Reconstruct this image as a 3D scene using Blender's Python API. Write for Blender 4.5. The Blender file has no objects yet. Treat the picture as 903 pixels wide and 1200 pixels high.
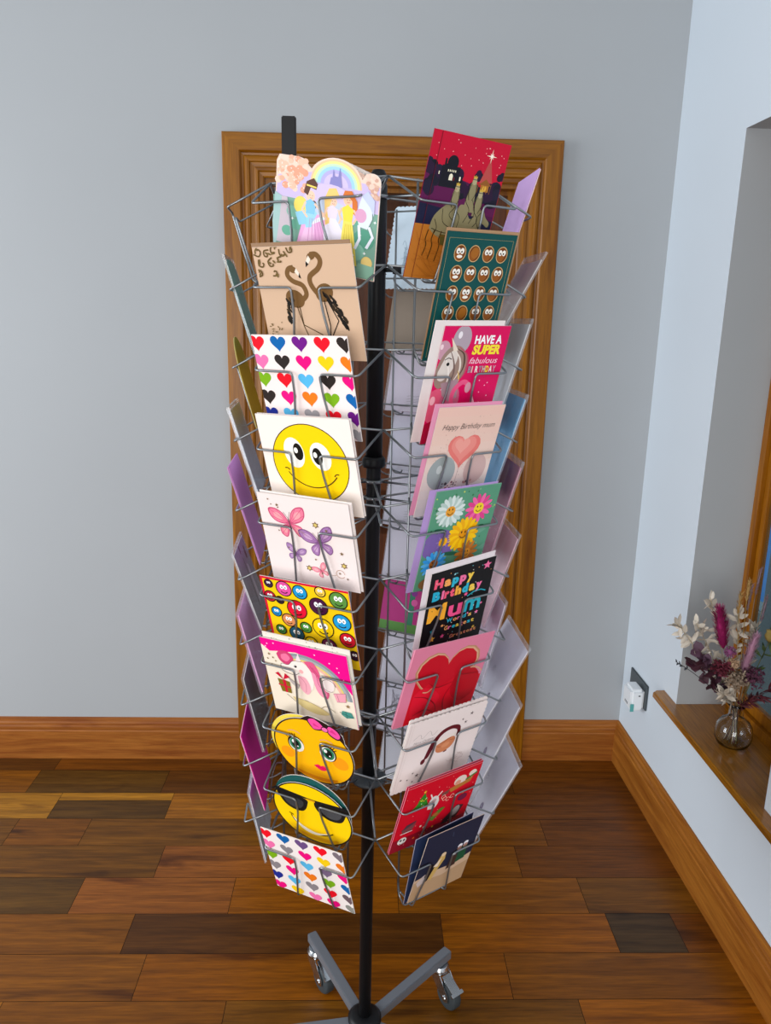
import bpy, bmesh, math, random
from mathutils import Vector, Matrix, noise
from math import sin, cos, pi, radians
random.seed(7)
SC = bpy.context.scene
COL = SC.collection

# ------------------------------------------------------------------ materials
def lin(c):
    if isinstance(c, str):
        c = c.lstrip('#'); c = [int(c[i:i+2], 16) for i in (0, 2, 4)]
    return tuple(((v/255)/12.92 if v/255 <= .04045 else ((v/255+.055)/1.055)**2.4) for v in c) + (1,)

_m = {}
def mat(name, col, rough=.5, metal=0., spec=.5, coat=0., **kw):
    if name in _m: return _m[name]
    m = bpy.data.materials.new(name); m.use_nodes = True
    b = m.node_tree.nodes['Principled BSDF']
    b.inputs['Base Color'].default_value = lin(col)
    b.inputs['Roughness'].default_value = rough
    b.inputs['Metallic'].default_value = metal
    b.inputs['Specular IOR Level'].default_value = spec
    b.inputs['Coat Weight'].default_value = coat
    for k, v in kw.items(): b.inputs[k.replace('_', ' ')].default_value = v
    _m[name] = m
    return m

def vivid(c, k=1.14):
    c = c.lstrip('#'); v = [int(c[i:i+2], 16) for i in (0, 2, 4)]; g = sum(v)/3
    return '#%02x%02x%02x' % tuple(int(max(0, min(255, g+(x-g)*k))) for x in v)
def ink(col):                       # printed paper
    return mat('print_' + col, vivid(col), .45, spec=.2)

def paint(name, col, bump=.05):
    if name in _m: return _m[name]
    m = mat(name, col, .75, spec=.25); nt = m.node_tree; b = nt.nodes['Principled BSDF']
    tc = nt.nodes.new('ShaderNodeTexCoord')
    n = nt.nodes.new('ShaderNodeTexNoise'); n.inputs['Scale'].default_value = 1.7; n.inputs['Detail'].default_value = 3
    mx = nt.nodes.new('ShaderNodeMix'); mx.data_type = 'RGBA'; c = lin(col)
    mx.inputs[6].default_value = tuple(v*.95 for v in c[:3])+(1,); mx.inputs[7].default_value = tuple(min(1, v*1.05) for v in c[:3])+(1,)
    nt.links.new(tc.outputs['Object'], n.inputs['Vector']); nt.links.new(n.outputs['Fac'], mx.inputs[0]); nt.links.new(mx.outputs[2], b.inputs['Base Color'])
    n2 = nt.nodes.new('ShaderNodeTexNoise'); n2.inputs['Scale'].default_value = 220
    bp = nt.nodes.new('ShaderNodeBump'); bp.inputs['Strength'].default_value = bump; bp.inputs['Distance'].default_value = .002
    nt.links.new(tc.outputs['Object'], n2.inputs['Vector']); nt.links.new(n2.outputs['Fac'], bp.inputs['Height']); nt.links.new(bp.outputs['Normal'], b.inputs['Normal'])
    return m

def wood(name, dark, light, rough=.36, axis='X', coat=.04, attr=False, grain=1.0):
    """grain runs along the given object axis; attr=True takes the base colour from the 'plank' attribute"""
    if name in _m: return _m[name]
    m = mat(name, dark, rough, spec=.3, coat=coat, Coat_Roughness=.15); nt = m.node_tree; b = nt.nodes['Principled BSDF']; N = nt.nodes.new; Lk = nt.links.new
    tc = N('ShaderNodeTexCoord'); mp = N('ShaderNodeMapping')
    long_, short = 1.6, 26.
    s = {'X': (long_, short, short), 'Y': (short, long_, short), 'Z': (short, short, long_)}[axis]
    mp.inputs['Scale'].default_value = s
    src = tc.outputs['Object']
    if attr:
        at = N('ShaderNodeAttribute'); at.attribute_name = 'poff'
        ad = N('ShaderNodeVectorMath'); ad.operation = 'ADD'; Lk(src, ad.inputs[0]); Lk(at.outputs['Color'], ad.inputs[1]); src = ad.outputs[0]
    Lk(src, mp.inputs['Vector'])
    n1 = N('ShaderNodeTexNoise'); n1.inputs['Scale'].default_value = 1.6; n1.inputs['Detail'].default_value = 6; n1.inputs['Roughness'].default_value = .62; n1.inputs['Distortion'].default_value = .9
    Lk(mp.outputs[0], n1.inputs['Vector'])
    n2 = N('ShaderNodeTexNoise'); n2.inputs['Scale'].default_value = 9; n2.inputs['Detail'].default_value = 4; Lk(mp.outputs[0], n2.inputs['Vector'])
    cr = N('ShaderNodeValToRGB'); cr.color_ramp.elements[0].position = .32; cr.color_ramp.elements[1].position = .68
    Lk(n1.outputs['Fac'], cr.inputs[0])
    if attr:
        cr.color_ramp.elements[0].color = (.55, .50, .44, 1); cr.color_ramp.elements[1].color = (1.18, 1.15, 1.08, 1)
        ac = N('ShaderNodeAttribute'); ac.attribute_name = 'plank'
        mu = N('ShaderNodeMix'); mu.data_type = 'RGBA'; mu.blend_type = 'MULTIPLY'; mu.inputs[0].default_value = 1
        Lk(ac.outputs['Color'], mu.inputs[6]); Lk(cr.outputs[0], mu.inputs[7]); base = mu.outputs[2]
        # knots and dark heartwood streaks
        mk = N('ShaderNodeMapping'); mk.inputs['Scale'].default_value = (2.2, 9, 9); Lk(src, mk.inputs['Vector'])
        nk = N('ShaderNodeTexNoise'); nk.inputs['Scale'].default_value = 1.3; nk.inputs['Detail'].default_value = 3; nk.inputs['Distortion'].default_value = .6; Lk(mk.outputs[0], nk.inputs['Vector'])
        rk = N('ShaderNodeValToRGB'); rk.color_ramp.elements[0].position = .60; rk.color_ramp.elements[1].position = .74
        rk.color_ramp.elements[0].color = (1, 1, 1, 1); rk.color_ramp.elements[1].color = (.42, .36, .32, 1)
        Lk(nk.outputs['Fac'], rk.inputs[0])
        m2 = N('ShaderNodeMix'); m2.data_type = 'RGBA'; m2.blend_type = 'MULTIPLY'; m2.inputs[0].default_value = 1
        Lk(base, m2.inputs[6]); Lk(rk.outputs[0], m2.inputs[7]); base = m2.outputs[2]
    else:
        cr.color_ramp.elements[0].color = lin(dark); cr.color_ramp.elements[1].color = lin(light); base = cr.outputs[0]
    r2 = N('ShaderNodeValToRGB'); r2.color_ramp.elements[0].position = .35; r2.color_ramp.elements[1].position = .6
    g = 1-.28*grain
    r2.color_ramp.elements[0].color = (g, g, g, 1); r2.color_ramp.elements[1].color = (1, 1, 1, 1); Lk(n2.outputs['Fac'], r2.inputs[0])
    m3 = N('ShaderNodeMix'); m3.data_type = 'RGBA'; m3.blend_type = 'MULTIPLY'; m3.inputs[0].default_value = 1
    Lk(base, m3.inputs[6]); Lk(r2.outputs[0], m3.inputs[7]); Lk(m3.outputs[2], b.inputs['Base Color'])
    bp = N('ShaderNodeBump'); bp.inputs['Strength'].default_value = .08; bp.inputs['Distance'].default_value = .002
    Lk(n2.outputs['Fac'], bp.inputs['Height']); Lk(bp.outputs['Normal'], b.inputs['Normal'])
    return m

def film(name, tint='#ffffff', haze=.14, wrinkle=.5):
    """clear cellophane: mostly see-through, with a gloss and a little milkiness"""
    if name in _m: return _m[name]
    m = bpy.data.materials.new(name); m.use_nodes = True; nt = m.node_tree; nt.nodes.clear(); N = nt.nodes.new; Lk = nt.links.new
    o = N('ShaderNodeOutputMaterial'); t = N('ShaderNodeBsdfTransparent'); t.inputs[0].default_value = lin(tint)
    g = N('ShaderNodeBsdfGlossy'); g.inputs['Roughness'].default_value = .12 if wrinkle else .01
    d = N('ShaderNodeBsdfDiffuse'); d.inputs[0].default_value = (.85, .86, .9, 1)
    fr = N('ShaderNodeLayerWeight'); fr.inputs['Blend'].default_value = .5; pw = N('ShaderNodeMath'); pw.operation = 'POWER'; pw.inputs[1].default_value = 4.; Lk(fr.outputs['Facing'], pw.inputs[0])
    ma = N('ShaderNodeMath'); ma.operation = 'MULTIPLY_ADD'; ma.inputs[1].default_value = .5; ma.inputs[2].default_value = .035; Lk(pw.outputs[0], ma.inputs[0])
    m1 = N('ShaderNodeMixShader'); m1.inputs[0].default_value = haze; Lk(t.outputs[0], m1.inputs[1]); Lk(d.outputs[0], m1.inputs[2])
    m2 = N('ShaderNodeMixShader'); Lk(ma.outputs[0], m2.inputs[0]); Lk(m1.outputs[0], m2.inputs[1]); Lk(g.outputs[0], m2.inputs[2])
    tc = N('ShaderNodeTexCoord'); n = N('ShaderNodeTexNoise'); n.inputs['Scale'].default_value = 14; n.inputs['Detail'].default_value = 1
    bp = N('ShaderNodeBump'); bp.inputs['Strength'].default_value = wrinkle; bp.inputs['Distance'].default_value = .01
    Lk(tc.outputs['Object'], n.inputs['Vector']); Lk(n.outputs['Fac'], bp.inputs['Height']); Lk(bp.outputs['Normal'], g.inputs['Normal']); Lk(bp.outputs['Normal'], fr.inputs['Normal'])
    Lk(m2.outputs[0], o.inputs['Surface']); _m[name] = m
    return m

M_WALL = paint('wall_paint_grey', '#acb0b3'); M_WALLR = paint('wall_paint_grey_lit', '#d2dce5')  # same paint twice: right wall copy has the side light put into its colour
M_FLOOR = wood('floor_planks', '#7a4818', '#a8672c', rough=.36, attr=True, coat=.0)
M_OAKX = wood('varnished_oak_along_x', '#84461a', '#ab6a2c', axis='X', grain=.6)
M_ARX = wood('architrave_oak_along_x', '#764200', '#a0660a', axis='X', grain=.6)
M_ARZ = wood('architrave_oak_along_z', '#764200', '#a0660a', axis='Z', grain=.6)
M_OAKY = wood('varnished_oak_along_y', '#864a16', '#b0702a', axis='Y', grain=.6)
M_OAKZ = wood('varnished_oak_along_z', '#824804', '#aa6a0c', axis='Z', grain=.6)
M_DOOR = wood('door_wood', '#4c240b', '#683610', axis='Z', grain=.6)
M_SILL = wood('sill_board', '#845010', '#b0741e', axis='Y', rough=.22, coat=.5)
M_BLACK = mat('black_powder_coat', '#0c0d10', .45, spec=.3)
M_WIRE = mat('zinc_wire', '#8d9194', .34, metal=.85)
M_ARM = mat('silver_painted_tube', '#7d828a', .4, metal=.35)
M_CHROME = mat('zinc_plate', '#c9cdd0', .22, metal=1.)
M_RUBBER = mat('grey_rubber', '#3c4448', .6)

# ------------------------------------------------------------------ mesh helpers
def link(name, me, m=None, parent=None, smooth=False):
    o = bpy.data.objects.new(name, me); COL.objects.link(o)
    if m is not None:
        for x in (m if isinstance(m, (list, tuple)) else [m]): me.materials.append(x)
    if parent: o.parent = parent
    if smooth:
        for p in me.polygons: p.use_smooth = True
    return o

def obj(name, bm, m=None, parent=None, smooth=False):
    me = bpy.data.meshes.new(name); bm.normal_update(); bm.to_mesh(me); bm.free()
    return link(name, me, m, parent, smooth)

def empty(name, loc=(0, 0, 0), rz=0):
    o = bpy.data.objects.new(name, None); COL.objects.link(o); o.location = loc; o.rotation_euler = (0, 0, rz); o.empty_display_size = .05
    return o

def tag(o, label, cat, group=None):
    o['label'] = label; o['category'] = cat
    if group: o['group'] = group
    return o

def struct(o): o['kind'] = 'structure'; return o

def box(bm, x0, x1, y0, y1, z0, z1, mi=0, bev=0.):
    r = bmesh.ops.create_cube(bm, size=1); vs = r['verts']
    for v in vs: v.co = Vector(((x0+x1)/2+v.co.x*(x1-x0), (y0+y1)/2+v.co.y*(y1-y0), (z0+z1)/2+v.co.z*(z1-z0)))
    fs = list({f for v in vs for f in v.link_faces})
    for f in fs: f.material_index = mi
    if bev > 0:
        es = list({e for v in vs for e in v.link_edges})
        bmesh.ops.bevel(bm, geom=es, offset=bev, segments=2, affect='EDGES')
    return vs

def fillet(pts, r, n=4):
    pts = [Vector(p) for p in pts]; out = [pts[0]]
    for i in range(1, len(pts)-1):
        a, b, c = pts[i-1], pts[i], pts[i+1]
        da, dc = a-b, c-b; k = min(r, da.length*.45, dc.length*.45)
        p, q = b+da.normalized()*k, b+dc.normalized()*k
        for j in range(n+1):
            t = j/n; out.append(p*(1-t)**2+b*2*t*(1-t)+q*t*t)
    out.append(pts[-1]); return out

def tube(bm, pts, r, seg=6, mi=0, closed=False):
    pts = [Vector(p) for p in pts]; n = len(pts); rs = r if isinstance(r, (list, tuple)) else [r]*n
    rings = []; up = None
    for i, p in enumerate(pts):
        if closed: t = (pts[(i+1) % n]-pts[i-1]).normalized()
        else: t = (pts[min(i+1, n-1)]-pts[max(i-1, 0)]).normalized()
        if up is None:
            up = Vector((0, 0, 1)) if abs(t.z) < .9 else Vector((1, 0, 0))
        s = t.cross(up).normalized(); up = s.cross(t).normalized()
        rings.append([bm.verts.new(p+(s*cos(2*pi*k/seg)+up*sin(2*pi*k/seg))*rs[i]) for k in range(seg)])
    m = n if closed else n-1
    for i in range(m):
        A, B = rings[i], rings[(i+1) % n]
        for k in range(seg):
            f = bm.faces.new((A[k], A[(k+1) % seg], B[(k+1) % seg], B[k])); f.material_index = mi; f.smooth = True
    if not closed:
        for R, rev in ((rings[0], 0), (rings[-1], 1)):
            f = bm.faces.new(R if rev else R[::-1]); f.material_index = mi

def lathe(bm, prof, seg=32, c=(0, 0, 0), mi=0, cap=True):
    c = Vector(c); rings = []
    for r, z in prof: rings.append([bm.verts.new(c+Vector((r*cos(2*pi*k/seg), r*sin(2*pi*k/seg), z))) for k in range(seg)])
    for a, b in zip(rings, rings[1:]):
        for k in range(seg):
            f = bm.faces.new((a[k], a[(k+1) % seg], b[(k+1) % seg], b[k])); f.material_index = mi; f.smooth = True
    if cap:
        bm.faces.new(rings[0][::-1]).material_index = mi; bm.faces.new(rings[-1]).material_index = mi

def sweep(bm, prof, path, flip=False):
    """prof: list of (offset_in_plane, depth); path: list of (point, in-plane mitre vector, depth vector)"""
    rings = [[bm.verts.new(Vector(p)+Vector(a)*o+Vector(d)*h) for o, h in prof] for p, a, d in path]
    k = len(prof)
    for A, B in zip(rings, rings[1:]):
        for i in range(k):
            j = (i+1) % k; bm.faces.new((A[i], A[j], B[j], B[i]))
    bm.faces.new(rings[0][::-1]); bm.faces.new(rings[-1])
    bmesh.ops.recalc_face_normals(bm, faces=bm.faces)

# ------------------------------------------------------------------ room shell
CX, CY = .955, 2.415               # where back wall meets right wall on the floor
TILT = radians(-1.17)
def backframe(o): o.location = (CX, CY, 0); o.rotation_euler = (0, 0, TILT); return o

DX0, DX1, DTOP = -1.3255, -.3405, 2.01    # outside edges of the door architrave, in wall coordinates
AW = .118
OX0, OX1, OZ = DX0+AW, DX1-AW, DTOP-AW
bm = bmesh.new()
for a in ((-3.6, OX0, 0, 2.7), (OX1, .185, 0, 2.7), (OX0, OX1, OZ, 2.7)): box(bm, a[0], a[1], 0, .14, a[2], a[3])
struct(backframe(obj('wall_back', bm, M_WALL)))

# right wall with a deep window recess
WX = CX; NY0, NY1, NZ0, NZ1 = 1.508, 2.0, .415, 1.966
bm = bmesh.new()
TH = .19
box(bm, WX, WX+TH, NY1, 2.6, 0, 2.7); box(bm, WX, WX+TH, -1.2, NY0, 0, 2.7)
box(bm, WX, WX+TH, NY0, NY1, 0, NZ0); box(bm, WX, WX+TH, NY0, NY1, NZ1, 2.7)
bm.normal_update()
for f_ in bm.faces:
    if abs(f_.normal.x) < .5: f_.material_index = 1  # recess sides keep the grey paint without the painted-in light
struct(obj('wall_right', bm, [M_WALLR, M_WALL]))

# floor: one board object, every plank a face with its own tone
tones = dict(m='#744a1a', d='#5a3615', l='#a56a28', p='#8f562a', o='#8b5214', k='#4c3826', g='#5b3d1a', y='#a8742e', r='#6c3f15', n='#7c4b18')
rows_y = [.16, -.09, -.218, -.35, -.475, -.607, -.74, -.87, -1.003]
layout = {
 0: [(-1.94, 'd'), (-1.0, 'r'), (.1, 'r')],
 1: [(-1.98, 'n'), (-1.55, 'g'), (-.95, 'd'), (-.4, 'd'), (.1, 'r')],
 2: [(-1.86, 'y'), (-1.504, 'g'), (-1.1, 'l'), (-.62, 'r'), (.1, 'r')],
 3: [(-1.94, 'm'), (-1.722, 'n'), (-1.0, 'm'), (-.348, 'n'), (.1, 'r')],
 4: [(-2.2, 'm'), (-1.469, 'm'), (-1.05, 'p'), (-.45, 'n'), (.1, 'r')],
 5: [(-1.653, 'g'), (-1.243, 'p'), (-.8, 'o'), (-.3, 'n'), (.1, 'm')],
 6: [(-1.98, 'n'), (-1.479, 'n'), (-.693, 'd'), (-.26, 'o'), (-.09, 'k'), (.1, 'r')],
 7: [(-1.95, 'm'), (-1.414, 'n'), (-.549, 'o'), (.1, 'n')],
 8: [(-1.697, 'l'), (-1.2, 'n'), (-.401, 'm'), (.1, 'o')],
}
bm = bmesh.new(); cl = bm.loops.layers.float_color.new('plank'); ol = bm.loops.layers.float_color.new('poff')
def plank(x0, x1, y0, y1, tone):
    g = .0007
    c = [v*k for v, k in zip(lin(vivid(tones[tone], 1.22)), (1.0, 1.10, .95))]; j = random.uniform(.92, 1.08); c = [v*j for v in c[:3]]+[1]; off = (random.uniform(0, 60), random.uniform(0, 60), random.uniform(0, 9), 1)
    vs = [bm.verts.new((a, b, 0)) for a, b in ((x0+g, y0+g), (x1-g, y0+g), (x1-g, y1-g), (x0+g, y1-g))]
    f = bm.faces.new(vs)
    for l in f.loops: l[cl] = c; l[ol] = off
ry = list(rows_y)
while ry[-1] > -3.6: ry.append(ry[-1]-.132)
for i in range(len(ry)-1):
    x = -3.6
    if i in layout:
        seq = list(layout[i])
        first = seq[0][0]
        while x < first-.9: nx = x+random.uniform(.5, .9); plank(x, nx, ry[i+1], ry[i], random.choice('mndr')); x = nx
        for e, t in seq:
            if e > x+.01:
                if i == 2 and t == 'g':      # split stave: light strip along the back edge
                    plank(x, e, ry[i+1], ry[i]-.040, 'g'); plank(x, e, ry[i]-.0395, ry[i], 'y')
                else: plank(x, e, ry[i+1], ry[i], t)
                x = e
    else:
        while x < .1:
            nx = min(.1, x+random.uniform(.45, 1.1)); plank(x, nx, ry[i+1], ry[i], random.choice('mnmordp')); x = nx
fm = mat('floor_joint', '#1a0f06', .8)
vs = box(bm, -3.6, .1, -3.6, .16, -.05, -.0012, mi=1)
struct(backframe(obj('floor', bm, [M_FLOOR, fm])))

# skirting boards (moulded profile): x = out from wall, z = height
SK = [(0, 0), (.018, 0), (.018, .104), (.0155, .108), (.0165, .113), (.0165, .120), (.012, .125), (.012, .131), (.0085, .137), (.007, .146), (.002, .150), (0, .150)]
def skirt(bm, x0, x1):
    sweep(bm, [(o, h) for o, h in SK], [((x0, 0, 0), (0, -1, 0), (0, 0, 1)), ((x1, 0, 0), (0, -1, 0), (0, 0, 1))])
bm = bmesh.new(); skirt(bm, -3.6, DX0-.0005); struct(backframe(obj('baseboard_back', bm, M_OAKX)))
bm = bmesh.new(); skirt(bm, DX1+.0005, -.004); struct(backframe(obj('baseboard_back', bm, M_OAKX)))
bm = bmesh.new()
sweep(bm, SK, [((WX-.0005, -1.2, 0), (-1, 0, 0), (0, 0, 1)), ((WX-.0005, 2.412, 0), (-1, 0, 0), (0, 0, 1))])
struct(obj('baseboard_right', bm, M_OAKY))

# door: architrave, lining, panelled leaf
AR = [(0, 0), (0, .024), (.004, .028), (.048, .028), (.052, .024), (.054, .020), (.060, .019), (.064, .023), (.070, .025), (.076, .023), (.079, .017), (.090, .016), (.094, .018), (.100, .018), (.104, .012), (.114, .011), (.118, .008), (.118, 0)]
door = empty('door_1'); backframe(door); struct(door)
def arch(name, P0, P1, a0, a1, m):
    b = bmesh.new(); d = (0, -1, 0); sweep(b, AR, [(P0, a0, d), (P1, a1, d)]); return obj(name, b, m, door)
y0 = -.0006
arch('architrave', (DX0, y0, 0), (DX0, y0, DTOP), (1, 0, 0), (1, 0, -1), M_ARZ)
arch('architrave', (DX1, y0, 0), (DX1, y0, DTOP), (-1, 0, 0), (-1, 0, -1), M_ARZ)
arch('architrave', (DX0, y0, DTOP), (DX1, y0, DTOP), (1, 0, -1), (-1, 0, -1), M_ARX)
b = bmesh.new(); t = .012
box(b, OX0, OX0+t, .0, .139, 0, OZ-t); box(b, OX1-t, OX1, .0, .139, 0, OZ-t); box(b, OX0, OX1, .0, .139, OZ-t, OZ)
box(b, OX0+t, OX0+t+.012, .05, .064, 0, OZ-t-.012); box(b, OX1-t-.012, OX1-t, .05, .064, 0, OZ-t-.012); box(b, OX0+t, OX1-t, .05, .064, OZ-t-.012, OZ-t)
obj('door_lining', b, M_ARZ, door)
b = bmesh.new(); LX0, LX1, LZ = OX0+t+.002, OX1-t-.002, OZ-t-.003; st = .105; yy0, yy1 = .066, .106
for a in ((LX0, LX0+st, .001, LZ), (LX1-st, LX1, .001, LZ), ((LX0+LX1)/2-.05, (LX0+LX1)/2+.05, .001, LZ)): box(b, a[0], a[1], yy0, yy1, a[2], a[3])
for z0_, z1_ in ((.001, .22), (.80, .95), (LZ-.11, LZ)): box(b, LX0+st, LX1-st, yy0, yy1, z0_, z1_)
leaf = obj('door_leaf', b, M_DOOR, door)
for xa, xb in ((LX0+st, (LX0+LX1)/2-.05), ((LX0+LX1)/2+.05, LX1-st)):
    for za, zb_ in ((.22, .80), (.95, LZ-.11)):
        b = bmesh.new(); box(b, xa, xb, .078, .094, za, zb_); box(b, xa+.04, xb-.04, .071, .078, za+.04, zb_-.04, bev=.004); obj('door_panel', b, M_DOOR, leaf)

# window recess: sill board, wooden frame, sash, glass
SZ = .432
b = bmesh.new()
pts = [(.917, 2.078), (.917, 1.40), (.9545, 1.40), (.9545, NY0+.0005), (1.10, NY0+.0005), (1.10, NY1-.0005), (.9545, NY1-.0005), (.9545, 2.086), (.925, 2.086)]
def prism(bm_, pts_, z0, z1, mi=0):
    lo = [bm_.verts.new((x, y, z0)) for x, y in pts_]; hi = [bm_.verts.new((x, y, z1)) for x, y in pts_]
    fs = [bm_.faces.new(hi), bm_.faces.new(lo[::-1])]
    for i in range(len(pts_)): fs.append(bm_.faces.new((lo[i], lo[(i+1) % len(pts_)], hi[(i+1) % len(pts_)], hi[i])))
    for f in fs: f.material_index = mi
    bmesh.ops.recalc_face_normals(bm_, faces=fs)
prism(b, pts, SZ-.0165, SZ)
bmesh.ops.bevel(b, geom=[e for e in b.edges if all(abs(v.co.z-SZ) < 1e-5 and v.co.x < .93 for v in e.verts)], offset=.004, segments=3, affect='EDGES')
struct(obj('trim_1', b, M_SILL))

win = struct(empty('window_1'))
fx0, fx1 = 1.101, 1.143
b = bmesh.new()
Z0 = SZ+.0005
box(b, fx0, fx1, NY1-.026, NY1-.0005, NZ0+.001, NZ1); box(b, fx0, fx1, NY0+.0005, NY0+.035, NZ0+.001, NZ1)
box(b, fx0, fx1, NY0+.035, NY1-.026, NZ1-.035, NZ1); box(b, fx0, fx1, NY0+.035, NY1-.026, NZ0+.001, NZ0+.045)
obj('window_frame', b, M_OAKZ, win)
b = bmesh.new(); gx0, gx1 = 1.112, 1.130
a0, a1 = NY0+.036, NY1-.027
for q in ((a1-.026, a1, NZ0+.046, NZ1-.036), (a0, a0+.032, NZ0+.046, NZ1-.036), (a0+.032, a1-.026, NZ1-.07, NZ1-.036), (a0+.032, a1-.026, NZ0+.046, NZ0+.08)): box(b, gx0, gx1, q[0], q[1], q[2], q[3], bev=.002)
sash = obj('window_sash', b, M_OAKZ, win)
b = bmesh.new(); box(b, 1.119, 1.124, a0+.0325, a1-.0265, NZ0+.0805, NZ1-.0705)
gl = film('window_glass', '#f4fafa', .01, 0.); obj('pane', b, gl, sash)

# seen through the window: a slate coloured garden post and a blue sheet behind it
M_SLATE = paint('slate_render', '#5f7478')
b = bmesh.new(); box(b, 1.46, 1.56, .9, 2.50, 0, 2.6, bev=.004)
lowb = bmesh.new(); box(lowb, 1.66, 1.80, 2.52, 3.6, 0, .386, bev=.006); tag(obj('low_garden_wall', lowb, M_SLATE), 'low grey wall outside the window under the blue sheet', 'wall')
o = tag(obj('outside_wall', b, M_SLATE), 'grey slate coloured wall outside the window beyond the vase', 'wall')
b = bmesh.new(); NYY = 22; rows = []
for k in range(2):
    for j in range(12):
        z = .386+j*.19
        rows.append([b.verts.new((1.72+.012*sin(i*1.7+j*.4)+.006*k+.02*sin(j*.9), 2.54+i*.05, z)) for i in range(NYY)])
for k in range(2):
    for j in range(11):
        A, B = rows[k*12+j], rows[k*12+j+1]
        for i in range(NYY-1): f = b.faces.new((A[i], A[i+1], B[i+1], B[i])); f.smooth = True
tag(obj('blue_sheet', b, mat('blue_tarpaulin', '#1b86d6', .35)), 'bright blue sheet hanging outside behind the window frame', 'sheet')

# ------------------------------------------------------------------ plug-in device and socket
pl = empty('wall_socket', (WX, 2.268, .345)); tag(pl, 'brushed steel double socket plate on the right wall beside the window sill', 'socket')
b = bmesh.new(); box(b, -.006, -.0003, -.073, .073, -.043, .043, bev=.002); obj('face_plate', b, mat('brushed_steel', '#6b7276', .35, metal=.8), pl)
b = bmesh.new(); box(b, -.009, -.0062, -.055, -.037, -.03, -.012, bev=.001); obj('switch', b, mat('dark_switch', '#24282b', .4), pl)
dv = empty('plug_in_device', (WX-.0065, 2.238, .334)); tag(dv, 'white plug-in device with teal corner patch in the wall socket', 'plug')
b = bmesh.new(); box(b, -.046, -.0005, -.036, .036, -.037, .037, bev=.009); bd = obj('body', b, mat('white_plastic', '#e9edf0', .35), dv, smooth=False)
b = bmesh.new(); box(b, -.0455, -.034, -.0368, -.0355, -.036, -.010); obj('teal_mark', b, mat('teal_plastic', '#57a7a4', .4), bd)
for q_ in (-.012, -.002, .007):
    b = bmesh.new(); box(b, -.0463, -.0458, q_, q_+.005, -.022, -.014); obj('printed_mark', b, mat('dark_print', '#4a5058', .5), bd)
b = bmesh.new(); box(b, -.022, -.016, -.0366, -.0355, .016, .020); obj('slot', b, mat('dark_slot', '#20242a', .5), bd)

# ------------------------------------------------------------------ text to polygons (built-in font)
_tc = {}
def text_polys(s, bold=0.):
    k = (s, bold)
    if k in _tc: return _tc[k]
    cu = bpy.data.curves.new('t', 'FONT'); cu.body = s; cu.size = 1; cu.offset = bold; cu.resolution_u = 3
    o = bpy.data.objects.new('t', cu); COL.objects.link(o)
    dg = bpy.context.evaluated_depsgraph_get(); dg.update()
    me = bpy.data.meshes.new_from_object(o.evaluated_get(dg))
    ps = [[(me.vertices[i].co.x, me.vertices[i].co.y) for i in p.vertices] for p in me.polygons]
    bpy.data.objects.remove(o); bpy.data.meshes.remove(me); bpy.data.curves.remove(cu)
    xs = [q[0] for p in ps for q in p]
    x0, x1 = min(xs), max(xs)
    _tc[k] = ([[((x-x0)/(x1-x0), y/.7) for x, y in p] for p in ps])   # width 0..1, cap height 0..1
    return _tc[k]

# ------------------------------------------------------------------ flat artwork drawn as thin inlays of a card mesh (units: mm)
def clip(poly, W, H):
    for ax, lim, sg in ((0, 0, 1), (0, W, -1), (1, 0, 1), (1, H, -1)):
        out = []
        for i in range(len(poly)):
            a, b_ = poly[i-1], poly[i]; ia, ib = (a[ax]-lim)*sg >= 0, (b_[ax]-lim)*sg >= 0
            if ia != ib:
                t = (lim-a[ax])/(b_[ax]-a[ax]); out.append((a[0]+(b_[0]-a[0])*t, a[1]+(b_[1]-a[1])*t))
            if ib: out.append(b_)
        poly = out
        if len(poly) < 3: return []
    return poly

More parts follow.
